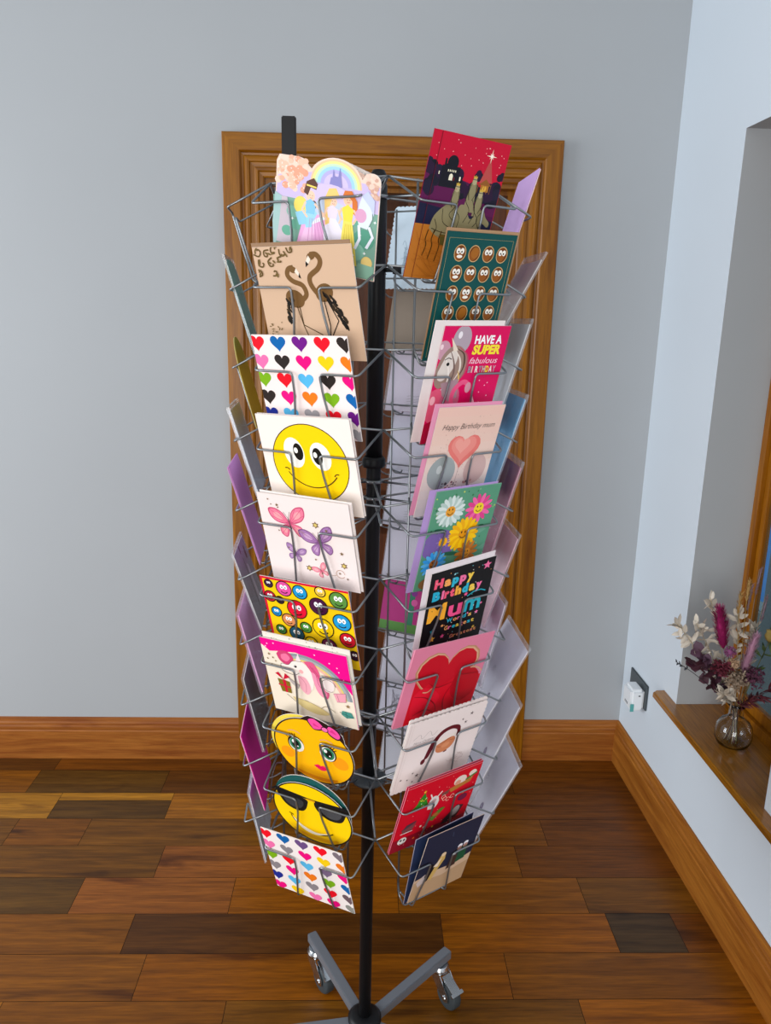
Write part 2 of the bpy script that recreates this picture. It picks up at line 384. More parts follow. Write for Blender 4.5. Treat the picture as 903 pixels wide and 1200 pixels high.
class Art:
    def __init__(s, W, H, do_clip=True): s.W, s.H, s.P, s.clip = W, H, [], do_clip; s.back = []; s._b = False
    def poly(s, pts, col):
        if s.clip: pts = clip([tuple(p) for p in pts], s.W-.6, s.H-.6)
        pp = []
        for p in pts:
            if not pp or (abs(p[0]-pp[-1][0])+abs(p[1]-pp[-1][1])) > .02: pp.append(p)
        if len(pp) > 3 and abs(pp[0][0]-pp[-1][0])+abs(pp[0][1]-pp[-1][1]) < .02: pp.pop()
        if len(pp) >= 3: (s.back if s._b else s.P).append((pp, col))
    def rect(s, x0, y0, x1, y1, c): s.poly([(x0, y0), (x1, y0), (x1, y1), (x0, y1)], c)
    def ell(s, x, y, rx, c, ry=None, rot=0, n=24, a0=0, a1=360):
        ry = ry or rx; ca, sa = cos(radians(rot)), sin(radians(rot)); full = a1-a0 >= 360
        P = []
        for i in range(n if full else n+1):
            t = radians(a0+(a1-a0)*i/n); u, v = rx*cos(t), ry*sin(t); P.append((x+u*ca-v*sa, y+u*sa+v*ca))
        s.poly(P, c)
    def heart(s, x, y, w, c, rot=0, lean=0.):
        P = []; ca, sa = cos(radians(rot)), sin(radians(rot))
        for i in range(28):
            t = 2*pi*i/28; u = 16*sin(t)**3/32; v = (13*cos(t)-5*cos(2*t)-2*cos(3*t)-cos(4*t))/32
            u += lean*min(0, v+.1)*-1; u, v = u*w, v*w; P.append((x+u*ca-v*sa, y+u*sa+v*ca))
        s.poly(P, c)
    def line(s, pts, w, c, closed=False, taper=False):
        pts = [Vector(p) for p in pts]; n = len(pts); L, R = [], []
        for i, p in enumerate(pts):
            if closed: t = pts[(i+1) % n]-pts[i-1]
            else: t = pts[min(i+1, n-1)]-pts[max(i-1, 0)]
            if t.length < 1e-6: t = Vector((1, 0))
            t.normalize(); k = w/2*((1-.75*abs(2*i/(n-1)-1)) if taper else 1)
            L.append(p+Vector((-t.y, t.x))*k); R.append(p-Vector((-t.y, t.x))*k)
        m = n if closed else n-1
        for i in range(m): j = (i+1) % n; s.poly([tuple(L[i]), tuple(R[i]), tuple(R[j]), tuple(L[j])], c)
    def curve(s, pts, w, c, n=6, taper=False): s.line(spl(pts, n), w, c, taper=taper)
    def arc(s, x, y, r, a0, a1, w, c, ry=None, rot=0, n=20):
        ry = ry or r; ca, sa = cos(radians(rot)), sin(radians(rot))
        s.line([(x+r*cos(t)*ca-ry*sin(t)*sa, y+r*cos(t)*sa+ry*sin(t)*ca) for t in [radians(a0+(a1-a0)*i/n) for i in range(n+1)]], w, c)
    def star(s, x, y, r, c, k=.42, n=5, rot=90):
        s.poly([(x+(r if i % 2 == 0 else r*k)*cos(radians(rot)+pi*i/n), y+(r if i % 2 == 0 else r*k)*sin(radians(rot)+pi*i/n)) for i in range(2*n)], c)
    def text(s, t, x, y, w, h, c, bold=0., shear=0., rot=0):
        ca, sa = cos(radians(rot)), sin(radians(rot))
        for p in text_polys(t, bold): s.poly([(x+(a*w+shear*b_*h)*ca-b_*h*sa, y+(a*w+shear*b_*h)*sa+b_*h*ca) for a, b_ in p], c)
    def flower(s, x, y, r, c, cc, n=14, rc=.42, c2=None):
        for i in range(n):
            a = 360*i/n; s.ell(x+r*.66*cos(radians(a)), y+r*.66*sin(radians(a)), r*.38, c if (i % 2 or not c2) else c2, ry=r*.15, rot=a, n=10)
        s.ell(x, y, r*rc, cc, n=16)
        for d in (-1, 1): s.ell(x+d*r*.12, y+r*.12, r*.045, '#2a1a10', ry=r*.08, n=8)
        s.arc(x, y-r*.02, r*.2, 200, 340, r*.05, '#2a1a10', n=6)

def spl(pts, n=6):
    pts = [Vector(p) for p in pts]; out = []
    for i in range(len(pts)-1):
        p0, p1, p2, p3 = pts[max(i-1, 0)], pts[i], pts[i+1], pts[min(i+2, len(pts)-1)]
        for j in range(n):
            t = j/n; out.append(.5*((2*p1)+(p2-p0)*t+(2*p0-5*p1+4*p2-p3)*t*t+(3*p1-p0-3*p2+p3)*t**3))
    out.append(pts[-1]); return out

def rect_outline(W, H): return [(0, 0), (W, 0), (W, H), (0, H)]
def scallop(W, H, r=4.2, left=False):
    """rectangle with scalloped edges (left edge stays straight as the fold unless left=True)"""
    P = []
    def run(a, b_, out):
        a, b_ = Vector(a), Vector(b_); L = (b_-a).length; n = max(1, round(L/(2*r))); d = (b_-a)/n; nn = Vector((d.y, -d.x)).normalized()
        for i in range(n):
            c_ = a+d*(i+.5)
            for j in range(7):
                t = pi*(j/6); P.append(tuple(c_-d.normalized()*(d.length/2*cos(t))+nn*(sin(t)*r*.62)))
    if left: run((0, H), (0, 0), 1)
    else: P.append((0, H)); P.append((0, 0))
    run((0, 0), (W, 0), 1); run((W, 0), (W, H), 1); run((W, H), (0, H), 1)
    return P

def card_mesh(outline, base, art, backcol, thick=1.3, edge='#e9e2dc'):
    """folded card: front and back leaf joined at the spine, artwork inlaid on the front"""
    bm = bmesh.new(); mats = []; idx = {}
    def mi(c):
        if c not in idx: idx[c] = len(mats); mats.append(ink(c))
        return idx[c]
    W = art.W
    def face(pts, z, c, flip=False):
        vs = [bm.verts.new(((x-W/2)*.001, y*.001, z*.001)) for x, y in (pts[::-1] if flip else pts)]
        try: f = bm.faces.new(vs); f.material_index = mi(c); return f
        except ValueError: return None
    def leaf(z0, z1, cf, cb):
        n = len(outline)
        hi = [bm.verts.new(((x-W/2)*.001, y*.001, z1*.001)) for x, y in outline]; lo = [bm.verts.new(((x-W/2)*.001, y*.001, z0*.001)) for x, y in outline]
        bm.faces.new(hi).material_index = mi(cf); bm.faces.new(lo[::-1]).material_index = mi(cb)
        for i in range(n): bm.faces.new((lo[i], lo[(i+1) % n], hi[(i+1) % n], hi[i])).material_index = mi(edge)
    t = thick
    leaf(t*.55, t, base, edge); leaf(0, t*.42, edge, backcol)
    xs = [p[0] for p in outline]; ys = [p[1] for p in outline]; xm = min(xs); sp = [p[1] for p in outline if p[0] < xm+.6]
    ya, yb = min(sp), max(sp)
    if yb-ya > 20:
        face([(xm, ya), (xm+.8, ya), (xm+.8, yb), (xm, yb)], t*.5, edge)
    z = t
    for i, (pts, c) in enumerate(art.P): face(pts, t+.05+.012*i if len(art.P) < 60 else t+.05+.9*i/len(art.P), c)
    for i, (pts, c) in enumerate(art.back): face([(W-x, y) for x, y in pts], -.05-.012*i, c)   # faces seen from behind
    me = bpy.data.meshes.new('greeting_card'); bm.normal_update(); bm.to_mesh(me); bm.free()
    for m in mats: me.materials.append(m)
    return me

# ------------------------------------------------------------------ the spinner: geometry of a pocket
PX, PY = .042, 1.28
TH0 = -.035
FACES = {'FL': TH0+pi/6, 'FR': TH0-pi/6, 'L': TH0+pi/2, 'R': TH0-pi/2, 'BL': TH0+5*pi/6, 'BR': TH0-5*pi/6}
def zb(t): return 1.556-.1124*(t-1)
NB = .187; SLOPE = .30
def frame(th, t, u=0., lift=0., n=0., tilt=SLOPE, roll=0.):
    N = Vector((-sin(th), -cos(th), 0)); U = Vector((cos(th), -sin(th), 0)); Z = Vector((0, 0, 1))
    V = Z*cos(tilt)+N*sin(tilt); W = U.cross(V)
    o = Vector((PX, PY, zb(t)))+N*(NB+n)+U*u+V*lift
    U2 = U*cos(roll)+V*sin(roll); V2 = V*cos(roll)-U*sin(roll)
    M = Matrix((U2, V2, W)).transposed().to_4x4(); M.translation = o
    return M

def place_card(face, t, me, label, group='greeting cards in the wire pockets', u=0., lift=0., n=0., tilt=SLOPE, roll=0., sc=(1, 1), name='greeting_card', cat='greeting card', env=None, sleeve=None, WH=(152, 152)):
    o = bpy.data.objects.new(name, me); COL.objects.link(o); o.matrix_world = frame(FACES[face], t, u, lift, n, tilt, roll) @ Matrix.Diagonal((sc[0], sc[1], 1, 1))
    tag(o, label, cat, group); W, H = WH
    if env:                       # envelope: (colour, dx, dy, w, h, z)
        c, dx, dy, w, h = env[:5]; zz = env[5] if len(env) > 5 else -.6
        b = bmesh.new(); vs = box(b, (dx-w/2)*.001, (dx+w/2)*.001, dy*.001, (dy+h)*.001, (zz-.9)*.001, zz*.001, bev=.0003)
        z = (zz-.98)*.001
        F = [b.verts.new(p) for p in (((dx-w/2+1)*.001, (dy+h-1)*.001, z), ((dx+w/2-1)*.001, (dy+h-1)*.001, z), ((dx)*.001, (dy+h*.48)*.001, z))]
        b.faces.new(F)
        e = obj('envelope', b, mat('envelope_'+c, c, .6, spec=.25), o)
    if sleeve:
        w, h = sleeve; b = bmesh.new(); z0, z1 = (-.0022 if env else -.0007), .0032
        box(b, -w/2000, w/2000, -.0005, h/1000, z0, z1)
        obj('cellophane_sleeve', b, film('cellophane'), o)
    return o

# rack -------------------------------------------------------------------------------------------
rack = empty('card_spinner', (PX, PY, 0)); tag(rack, 'tall black pole greeting card spinner with grey wire pockets standing on casters', 'card rack')
WR = .00165
def vtx(k, z, r=.185): a = TH0+k*pi/3; return Vector((-sin(a)*r, -cos(a)*r, z))     # 0 faces the camera
b = bmesh.new()
lathe(b, [(.0122, .085), (.0122, 1.716), (.009, 1.722)], 24); pole = obj('pole', b, M_BLACK, rack)
b = bmesh.new(); lathe(b, [(.0140, 1.268), (.0140, 1.700), (.0128, 1.702)], 24)
lathe(b, [(.0185, 1.258), (.0195, 1.262), (.0195, 1.272), (.0165, 1.276)], 24); obj('sleeve_tube', b, M_BLACK, rack)
b = bmesh.new()
tube(b, [(.010, -.004, 1.575), (.028, -.012, 1.575)], .0035, 8); lathe(b, [(.001, -.007), (.007, -.006), (.007, .006), (.001, .007)], 12, (.031, -.013, 1.575)); obj('clamp_knob', b, M_BLACK, rack)
b = bmesh.new(); lathe(b, [(.013, .662), (.032, .664), (.034, .668), (.030, .672), (.013, .676)], 28); obj('hub_plate', b, mat('grey_plastic_hub', '#3d4448', .5), rack)
# the extra flat-topped black post rising at the back left corner of the wire frame
b = bmesh.new(); px_, py_ = -.143, .084
box(b, px_-.0115, px_+.0115, py_-.0075, py_+.0075, 1.16, 1.812, bev=.0015)
obj('sign_post', b, M_BLACK, rack)
for zz in (1.683, 1.234):
    b = bmesh.new(); tube(b, [(0, 0, zz), (px_, py_, zz)], .0022, 6); obj('post_bracket', b, M_WIRE, rack)

# wire rings, hub spokes and back uprights
for t in range(1, 11):
    z = zb(t)+.127
    b = bmesh.new(); tube(b, fillet([vtx(k, z) for k in range(6)]+[vtx(0, z)], .006, 3), WR, 6)
    obj('wire_ring', b, M_WIRE, rack)
for z in (1.683, 1.234, 1.205, .80, .785, .672):
    b = bmesh.new()
    for k in range(6): tube(b, [Vector((0, 0, z)), vtx(k, z, .18)], WR*1.15, 6)
    lathe(b, [(.0145, z-.003), (.0175, z-.002), (.0175, z+.002), (.0145, z+.003)], 20)
    obj('hub_spokes', b, M_WIRE, rack)
for key, th in FACES.items():
    N = Vector((-sin(th), -cos(th), 0)); U = Vector((cos(th), -sin(th), 0))
    for s in (-1, 1):
        b = bmesh.new(); p = N*.156+U*(.040*s)
        tube(b, [p+Vector((0, 0, zb(10)+.002)), p+Vector((0, 0, 1.686))], WR*1.15, 6)
        obj('upright_wire', b, M_WIRE, rack)
for k in range(6):
    b = bmesh.new(); tube(b, [vtx(k, zb(10)+.127, .1845), vtx(k, 1.686, .1845)], WR*.6, 6)
def pocket(key, t):
    th = FACES[key]; N = Vector((-sin(th), -cos(th), 0)); U = Vector((cos(th), -sin(th), 0)); F = frame(th, t); z = zb(t)
    base = Vector((PX, PY, 0)); b = bmesh.new()
    def F_(u, v, w=.0055): return F @ Vector((u, v, w)) - base
    j = lambda a: random.uniform(-a, a)
    for s in (-1, 1):
        e = j(.002); k = .035+j(.002); d = j(.002)
        pts = [U*(.0915*s)+N*.1605+Vector((0, 0, z+.127)), F_(.083*s, .100+d), F_(.0225*s+e, .100+d), F_(.024*s+e, .068), F_(k*s, -.001), F_(k*s, -.006, .001), F_(k*s, -.006, -.010), N*.156+U*(.040*s)+Vector((0, 0, z+.006))]
        tube(b, fillet(pts, .007, 4), WR, 6)
    pts = [N*.156+U*(-.040)+Vector((0, 0, z+.022)), F_(-.052, .010, -.016), F_(-.046, -.0075, -.0035), F_(.046, -.0075, -.0035), F_(.052, .010, -.016), N*.156+U*.040+Vector((0, 0, z+.022))]
    tube(b, fillet(pts, .006, 3), WR*.9, 6)
    obj('wire_pocket', b, M_WIRE, rack)
for key in FACES:
    for t in range(1, 11): pocket(key, t)

# base: five arms with casters
b = bmesh.new(); lathe(b, [(.030, .086), (.034, .09), (.034, .118), (.026, .124), (.0135, .126)], 28); obj('base_hub', b, M_BLACK, rack)
for a in (117, 42.5, -29, -101, 187):
    ar = radians(a); d = Vector((cos(ar), sin(ar), 0)); s = Vector((-d.y, d.x, 0))
    b = bmesh.new(); vs = box(b, .028, .262, -.0105, .0105, .090, .1115, bev=.0015)
    bmesh.ops.rotate(b, verts=b.verts, cent=(0, 0, 0), matrix=Matrix.Rotation(ar, 3, 'Z')); arm = obj('base_arm', b, M_ARM, rack)
    c = d*.236; sw = Vector((.020, -.030, 0)) if a > 30 else Vector((.02, -.02, 0)); sd = sw.normalized()
    ax = Vector((-sd.y, sd.x, 0))
    cs = empty('caster'); cs.parent = rack; cs.location = c
    rot = Matrix.Rotation(math.atan2(sd.y, sd.x), 3, 'Z')
    b = bmesh.new()
    lathe(b, [(.020, .0745), (.021, .078), (.021, .083), (.017, .086), (.017, .0895)], 20)
    for q in (-1, 1):
        pr = [(-.014, .076), (.016, .076), (.046, .040), (.046, .026), (.036, .020), (.022, .028), (-.010, .058)]
        A = [b.verts.new((x, q*.0135, z)) for x, z in pr]; B = [b.verts.new((x, q*.0155, z)) for x, z in pr]
        b.faces.new(A if q < 0 else A[::-1]); b.faces.new(B[::-1] if q < 0 else B)
        for i in range(len(pr)): b.faces.new((A[i], A[(i+1) % len(pr)], B[(i+1) % len(pr)], B[i]))
    box(b, -.014, .018, -.0155, .0155, .0745, .077)
    bmesh.ops.recalc_face_normals(b, faces=b.faces)
    bmesh.ops.rotate(b, verts=b.verts, cent=(0, 0, 0), matrix=rot); obj('caster_fork', b, M_CHROME, cs)
    b = bmesh.new(); lathe(b, [(.008, -.011), (.027, -.0115), (.030, -.008), (.030, .008), (.027, .0115), (.008, .011)], 28)
    bmesh.ops.rotate(b, verts=b.verts, cent=(0, 0, 0), matrix=Matrix.Rotation(pi/2, 3, 'X')); bmesh.ops.translate(b, verts=b.verts, vec=(.034, 0, .0302))
    bmesh.ops.rotate(b, verts=b.verts, cent=(0, 0, 0), matrix=rot); obj('wheel', b, M_RUBBER, cs)
    b = bmesh.new(); tube(b, [(.034, -.018, .0302), (.034, .018, .0302)], .006, 10); bmesh.ops.rotate(b, verts=b.verts, cent=(0, 0, 0), matrix=rot); obj('axle_bolt', b, M_CHROME, cs)
    if a in (42.5, 117):
        b = bmesh.new(); box(b, .020, .066, -.011, .011, -.001, .0015, bev=.0005); box(b, .060, .068, -.016, .016, -.0015, .004, bev=.0008)
        bmesh.ops.rotate(b, verts=b.verts, cent=(.02, 0, 0), matrix=Matrix.Rotation(.45, 3, 'Y')); bmesh.ops.translate(b, verts=b.verts, vec=(0, 0, .072))
        bmesh.ops.rotate(b, verts=b.verts, cent=(0, 0, 0), matrix=rot); obj('brake_tab', b, M_CHROME, cs)

# ------------------------------------------------------------------ the cards
def squiggle(A, x, y, w, c, th=.5, n=7, h=1.4):
    A.curve([(x+w*i/n, y+h*(random.uniform(.3, 1) if i % 2 else -random.uniform(.1, .4))) for i in range(n+1)], th, c, n=3)

# rainbow princess scene, die-cut top
W, H = 152, 166
out = [(0, 0), (W, 0), (W, 142)]+[(140+12*cos(a), 143+12*sin(a)) for a in [i*pi/9 for i in range(0, 8)]]+[(125, 147)]
out += [(91+39*cos(a), 130+37*sin(a)) for a in [radians(22+i*11) for i in range(0, 13)]]
out += [(52, 150), (46, 158), (38, 160), (10, 159), (6, 150), (5, 120)]
A = Art(W, H, False)
A.poly([(1, 1), (151, 1), (151, 100), (1, 100)], '#7fa596')
A.poly([(1, 100), (151, 100), (151, 138), (125, 140), (91, 160), (56, 142), (8, 130), (5, 100)], '#cdbfe0')
for r, c in ((36, '#f0c9a4'), (33.5, '#f1e69a'), (30, '#c9e4c9'), (26.5, '#a9d4e8'), (22, '#b9b4e0'), (17, '#d2c6ea')): A.ell(91, 129, r, c, n=32, a0=0, a1=180)
for i in range(60):
    x, y = random.uniform(8, 48), random.uniform(112, 157); A.ell(x, y, random.uniform(3, 5.5), random.choice(['#e9b39c', '#f0c4ae', '#e4a78f', '#f3d4c4']), n=8)
for i in range(22): x, y = random.uniform(134, 149), random.uniform(120, 152); A.ell(x, y, random.uniform(2.4, 4), random.choice(['#d9b7a6', '#e8cdbf', '#cfa897']), n=8)
for i in range(40): x, y = random.uniform(8, 47), random.uniform(112, 157); A.star(x, y, random.uniform(.9, 1.8), '#fff4ec', .3, 4)
A.poly([(82, 128), (84, 140), (86, 140), (87, 152), (89, 142), (94, 142), (96, 155), (98, 142), (100, 128)], '#8e8cc0')
A.poly([(12, 100), (22, 100), (30, 30), (4, 30)], '#c8bcc4'); A.poly([(2, 2), (10, 60), (14, 100), (4, 105), (0, 60)], '#a7c3c0')
for x, y, r in ((30, 80, 9), (36, 62, 8), (22, 50, 8), (126, 88, 12), (134, 60, 15), (122, 40, 14)): A.ell(x, y, r, random.choice(['#5f9a86', '#6fa893', '#86b7a6']), n=14)
A.ell(84, 96, 40, '#d6c8e6', ry=34); A.ell(84, 84, 30, '#c9d4e6', ry=24)
# three figures in ball gowns: pink skirt with blue bodice, white dress, yellow dress
A.poly([(34, 22), (98, 20), (92, 62), (72, 84), (56, 80), (44, 66)], '#e6b2d8'); A.poly([(40, 30), (60, 30), (64, 74), (50, 66)], '#efc6e3')
A.poly([(46, 80), (60, 92), (66, 84), (58, 62), (50, 60)], '#a5d4ea'); A.poly([(58, 66), (78, 78), (76, 84), (62, 74)], '#e8f1f4')
A.ell(56, 108, 6.5, '#f3cfb8', ry=8); A.poly([(46, 112), (50, 128), (60, 134), (66, 126), (64, 118), (56, 120), (52, 108)], '#5d4238'); A.line([(50, 123), (64, 121)], 2.4, '#f0d873'); A.ell(61, 96, 4, '#5d4238', ry=6)
A.ell(42, 92, 10, '#f1d774', ry=13); A.poly([(34, 80), (48, 86), (52, 66), (40, 62)], '#9ccfe6')
A.poly([(78, 20), (112, 22), (104, 64), (92, 84), (82, 84), (76, 60)], '#ece6f2'); A.ell(88, 106, 6, '#f3d0ba', ry=7.5); A.poly([(78, 70), (76, 108), (82, 124), (92, 126), (97, 116), (88, 114), (84, 100), (84, 74)], '#edcb83')
A.poly([(100, 16), (126, 18), (120, 60), (116, 84), (104, 84), (102, 60)], '#ecdc74'); A.ell(109, 112, 6, '#f1c9ac', ry=7.5); A.poly([(100, 112), (104, 125), (114, 126), (122, 112), (124, 88), (116, 96), (115, 112), (108, 119)], '#cf7a44'); A.line([(104, 84), (116, 84)], 1.6, '#c9a93c')
A.poly([(50, 82), (48, 98), (56, 104), (64, 98), (62, 82)], '#8fc6e4'); A.line([(62, 98), (74, 86), (80, 78)], 3, '#f3cfb8'); A.line([(49, 98), (44, 86), (52, 76)], 3, '#f3cfb8')
A.poly([(82, 82), (80, 96), (88, 101), (96, 96), (94, 82)], '#e6dcf0'); A.line([(81, 96), (76, 84), (72, 80)], 2.8, '#f3d0ba'); A.line([(96, 96), (100, 84), (98, 76)], 2.8, '#f3d0ba')
A.poly([(104, 82), (101, 100), (109, 106), (118, 100), (116, 82)], '#efd95c'); A.line([(118, 100), (123, 90), (118, 80)], 2.8, '#f1c9ac'); A.line([(101, 100), (98, 90), (102, 82)], 2.8, '#f1c9ac')
for x_, y_ in ((57, 108), (89, 106), (110, 112)):
    for d_ in (-1.8, 1.8): A.ell(x_+d_, y_+.8, .6, '#4a3430', n=6)
    A.arc(x_, y_-1.6, 1.6, 200, 340, .5, '#b8505c', n=5)
for k_ in range(5): A.line([(52+k_*8, 22), (56+k_*3, 76)], .5, '#c98fbc')
for k_ in range(4): A.line([(104+k_*6, 20), (107+k_*2.4, 78)], .5, '#c9b03c')
# white horse
A.poly([(122, 96), (128, 122), (134, 128), (142, 120), (144, 92), (138, 76), (126, 78)], '#dfe6f0'); A.poly([(128, 122), (136, 130), (146, 118), (146, 96), (140, 108)], '#c7cfe8')
A.line([(140, 80), (146, 66), (138, 48)], 4, '#e6ebf4'); A.line([(126, 80), (128, 60), (122, 44)], 4, '#e6ebf4'); A.ell(128, 94, 8, '#d9a9c6', ry=10)
for x, y in ((26, 72), (30, 70), (128, 66), (136, 40), (148, 88), (120, 34)): A.star(x, y, 2.6, '#ffffff', .35, 4)
A.ell(140, 26, 8, '#e8cf8a', ry=10); A.poly([(120, 2), (150, 2), (150, 22), (128, 24)], '#8fb8a4')
me = card_mesh(out, '#efd5c6', A, '#eee9e6')
place_card('FL', 1, me, 'die-cut fairy tale card with three ball gown figures, white horse and rainbow', u=.010, lift=.008, roll=-.21, sc=(1.03, .86))

# two flamingos on kraft
W, H = 152, 156
A = Art(W, H)
B_, Bd = '#6f5230', '#4b3820'
def flam(x0, flip, neck, beak):
    pass
A.ell(55, 86, 15, B_, ry=12, rot=-25); A.curve([(66, 84), (74, 92), (70, 104), (56, 110), (49, 118), (52, 126), (60, 128)], 7, B_); A.ell(59, 125, 6, B_, ry=4.5, rot=-20)
A.poly([(64, 127), (69, 119), (66, 117), (61, 122)], '#e8ddcf'); A.poly([(68, 121), (70, 113), (66, 115)], '#15120f')
for i in range(26):
    t = i/26; x, y = 46-6*t+random.uniform(-4, 5), 86-34*t; A.ell(x, y, 4.6, random.choice(['#15120e', '#221a12', '#3a2c1a']), ry=1.6, rot=-70+random.uniform(-20, 20), n=8)
A.line([(56, 76), (62, 48), (72, 20)], 1.4, Bd); A.line([(60, 76), (62, 50), (90, 36)], 1.4, Bd)
A.ell(102, 94, 14, B_, ry=12, rot=30); A.curve([(94, 90), (84, 104), (84, 116), (98, 126), (103, 136), (98, 144), (89, 144)], 7, B_); A.ell(90, 142, 6.5, B_, ry=4.6, rot=20)
A.poly([(86, 143), (80, 134), (84, 131), (89, 138)], '#e8ddcf'); A.poly([(81, 136), (80, 128), (85, 132)], '#15120f')
for i in range(40):
    t = i/40; x, y = 106+26*t+random.uniform(-5, 5), 92-46*t; A.ell(x, y, 5.2, random.choice(['#120f0c', '#1d1712', '#33271a']), ry=1.7, rot=-55+random.uniform(-20, 20), n=8)
A.line([(100, 84), (104, 50), (100, 14)], 1.5, '#1d1712'); A.line([(106, 82), (118, 56), (106, 36), (104, 12)], 1.5, '#1d1712')
for (x, y), s in (((8, 150), 1), ((22, 146), .9), ((34, 150), 1), ((48, 148), .9), ((60, 152), .8), ((12, 134), .9), ((28, 134), 1), ((42, 138), .7), ((6, 122), .7), ((30, 122), .7)):
    a = random.uniform(0, 360)
    A.curve([(x+8*s*cos(radians(a+k*70))*(1-k*.2), y+8*s*sin(radians(a+k*70))*(1-k*.2)) for k in range(5)], 2.1, '#5f4c28', n=4)
    for k in range(2): A.ell(x+random.uniform(-5, 5), y+random.uniform(-5, 5), 3, '#6d5a34', ry=1.3, rot=random.uniform(0, 180), n=8)
for i in range(16): A.ell(14+random.uniform(-10, 14), 44+random.uniform(-14, 10), random.uniform(1, 2.6), '#6d5a34', ry=.8, rot=random.uniform(0, 180), n=7)
me = card_mesh(rect_outline(W, H), '#cdb096', A, '#c9b095')
place_card('FL', 2, me, 'beige card with two bronze flamingos and leafy scrolls, brown envelope behind', u=.003, lift=-.001, roll=.012, env=('#96765a', -2, 3, 152, 158))

def hearts(rows, W=152, H=152):
    A = Art(W, H)
    for r, cols in enumerate(rows):
        for c, col in enumerate(cols):
            A.heart(7+35*c+(1.5 if r % 2 else 0), H-11-26.5*r, 25, col, rot=-4, lean=.16)
    return A
R_, Bl, Pu, Bk, Pk, Mg, Ye, Or, Gr, Sk, Nv, Gy = '#e0182c', '#0f62a0', '#6d1c80', '#2b2422', '#e878ac', '#e0127e', '#ecc71c', '#e07a22', '#7aa822', '#5fb4de', '#1c2f86', '#a2a0a2'
h1 = [(R_, Bl, Pu, R_, Bk), (Pk, Bk, Mg, Ye, Or), (Gr, R_, Sk, Bk, Mg), (Bk, Mg, Or, Gr, Bl), (Nv, Sk, Gy, R_, Pu), (Mg, Ye, Pk, Mg, Gy)]
h2 = [(R_, Bl, '#6b4f80', R_, '#7c7078'), (Pk, '#8a8488', Mg, Ye, Or), (Gr, R_, Sk, '#7c6a86', Mg), ('#8a8488', Mg, Or, Gr, Bl), (Nv, Sk, '#8a8488', R_, '#6b5a60'), (Mg, Ye, Pk, Mg, '#8f908a')]
place_card('FL', 3, card_mesh(rect_outline(152, 152), '#f2e6e2', hearts(h1), '#ece7e4'), 'white card of coloured hearts in the third tier, just below the flamingo card', u=-.002, roll=.012)
place_card('FL', 10, card_mesh(rect_outline(152, 152), '#f2ebe8', hearts(h2), '#ece7e4'), 'white card of coloured hearts in the lowest pocket, under the sunglasses smiley', u=-.005, lift=-.003, roll=.016)

# smiley on white
A = Art(152, 152)
A.ell(78, 80, 62.5, '#3a2a10', n=48); A.ell(78, 80, 61, '#f0cb0e', n=48)
A.ell(54, 96, 16.5, '#fbf8f2', ry=24, rot=6); A.ell(97, 93, 16.5, '#fbf8f2', ry=22, rot=12)
for x, y in ((61, 98), (92, 93)): A.ell(x, y, 8, '#17130f', ry=13.5, rot=4); A.ell(x-3.5, y+2, 3.2, '#fbf8f2', ry=4.5)
A.arc(79, 90, 48, 212, 325, 1.7, '#4a3410', n=26); A.arc(36, 66, 5, 20, 120, 1.6, '#4a3410', n=6); A.arc(120, 62, 5, 60, 170, 1.6, '#4a3410', n=6)
me = card_mesh(rect_outline(152, 153), '#f4e9e2', A, '#ece7e4')
place_card('FL', 4, me, 'white card with a big yellow smiley face looking sideways', u=.003, lift=.002, roll=.017)
me2 = card_mesh(rect_outline(152, 152), '#efe6e2', Art(152, 152), '#ece7e4')
place_card('FL', 4, me2, 'plain white card peeking out behind the big yellow smiley card', u=.004, n=-.0035, lift=.004, roll=.015)

# butterflies
A = Art(152, 152)
def bfly(x, y, s, rot, c1, c2, edge):
    ca, sa = cos(radians(rot)), sin(radians(rot))
    T = lambda p: (x+s*(p[0]*ca-p[1]*sa), y+s*(p[0]*sa+p[1]*ca))
    for sg in (-1, 1):
        up_ = [(0, 2), (6*sg, 16), (16*sg, 24), (27*sg, 24), (27*sg, 13), (20*sg, 4), (8*sg, 0)]
        lo_ = [(0, 1), (9*sg, -1), (17*sg, -6), (17*sg, -15), (10*sg, -20), (4*sg, -12)]
        for g, k in ((up_, 1), (lo_, 1)):
            A.poly([T(p) for p in spl(g+[g[0]], 4)], edge); cx_ = sum(p[0] for p in g)/len(g); cy_ = sum(p[1] for p in g)/len(g)
            A.poly([T((cx_+(p[0]-cx_)*.86, cy_+(p[1]-cy_)*.86)) for p in spl(g+[g[0]], 4)], c1)
            A.poly([T((cx_+(p[0]-cx_)*.45, cy_+(p[1]-cy_)*.45)) for p in spl(g+[g[0]], 4)], c2)
            for p in g[1:-1]: A.line([T((0, 0)), T(p)], .6*s, edge)
    A.line([T((0, -8)), T((0, 8))], 1.8*s, '#6a4a50'); A.line([T((0, 8)), T((-5, 18))], .6*s, '#6a4a50'); A.line([T((0, 8)), T((5, 18))], .6*s, '#6a4a50')
bfly(49, 104, 1.12, 8, '#e7849c', '#f2a9ae', '#c05576'); bfly(95, 78, 1.05, 14, '#a77fae', '#c9a7c8', '#7c5580'); bfly(50, 52, .62, -14, '#a986b4', '#c9a9cc', '#7d5d88'); bfly(91, 28, .5, 30, '#e89aa6', '#f4bcc0', '#cf6a80')
for x, y in ((93, 109), (70, 30), (131, 45)): A.star(x, y, 6, '#6d5636', .55, 6); A.star(x, y, 3.6, '#d9c27a', .55, 6)
for x, y, r in ((18, 142, 1.6), (22, 134, 1.3), (32, 134, 2.6), (33, 130, 1.6), (28, 90, 1.6), (40, 62, 1.8), (110, 102, 2.4), (91, 24, 1.6), (134, 22, 2), (122, 30, 2.2), (84, 48, 2), (130, 66, 3)): A.star(x, y, r*1.2, '#7b6446', .4, 5)
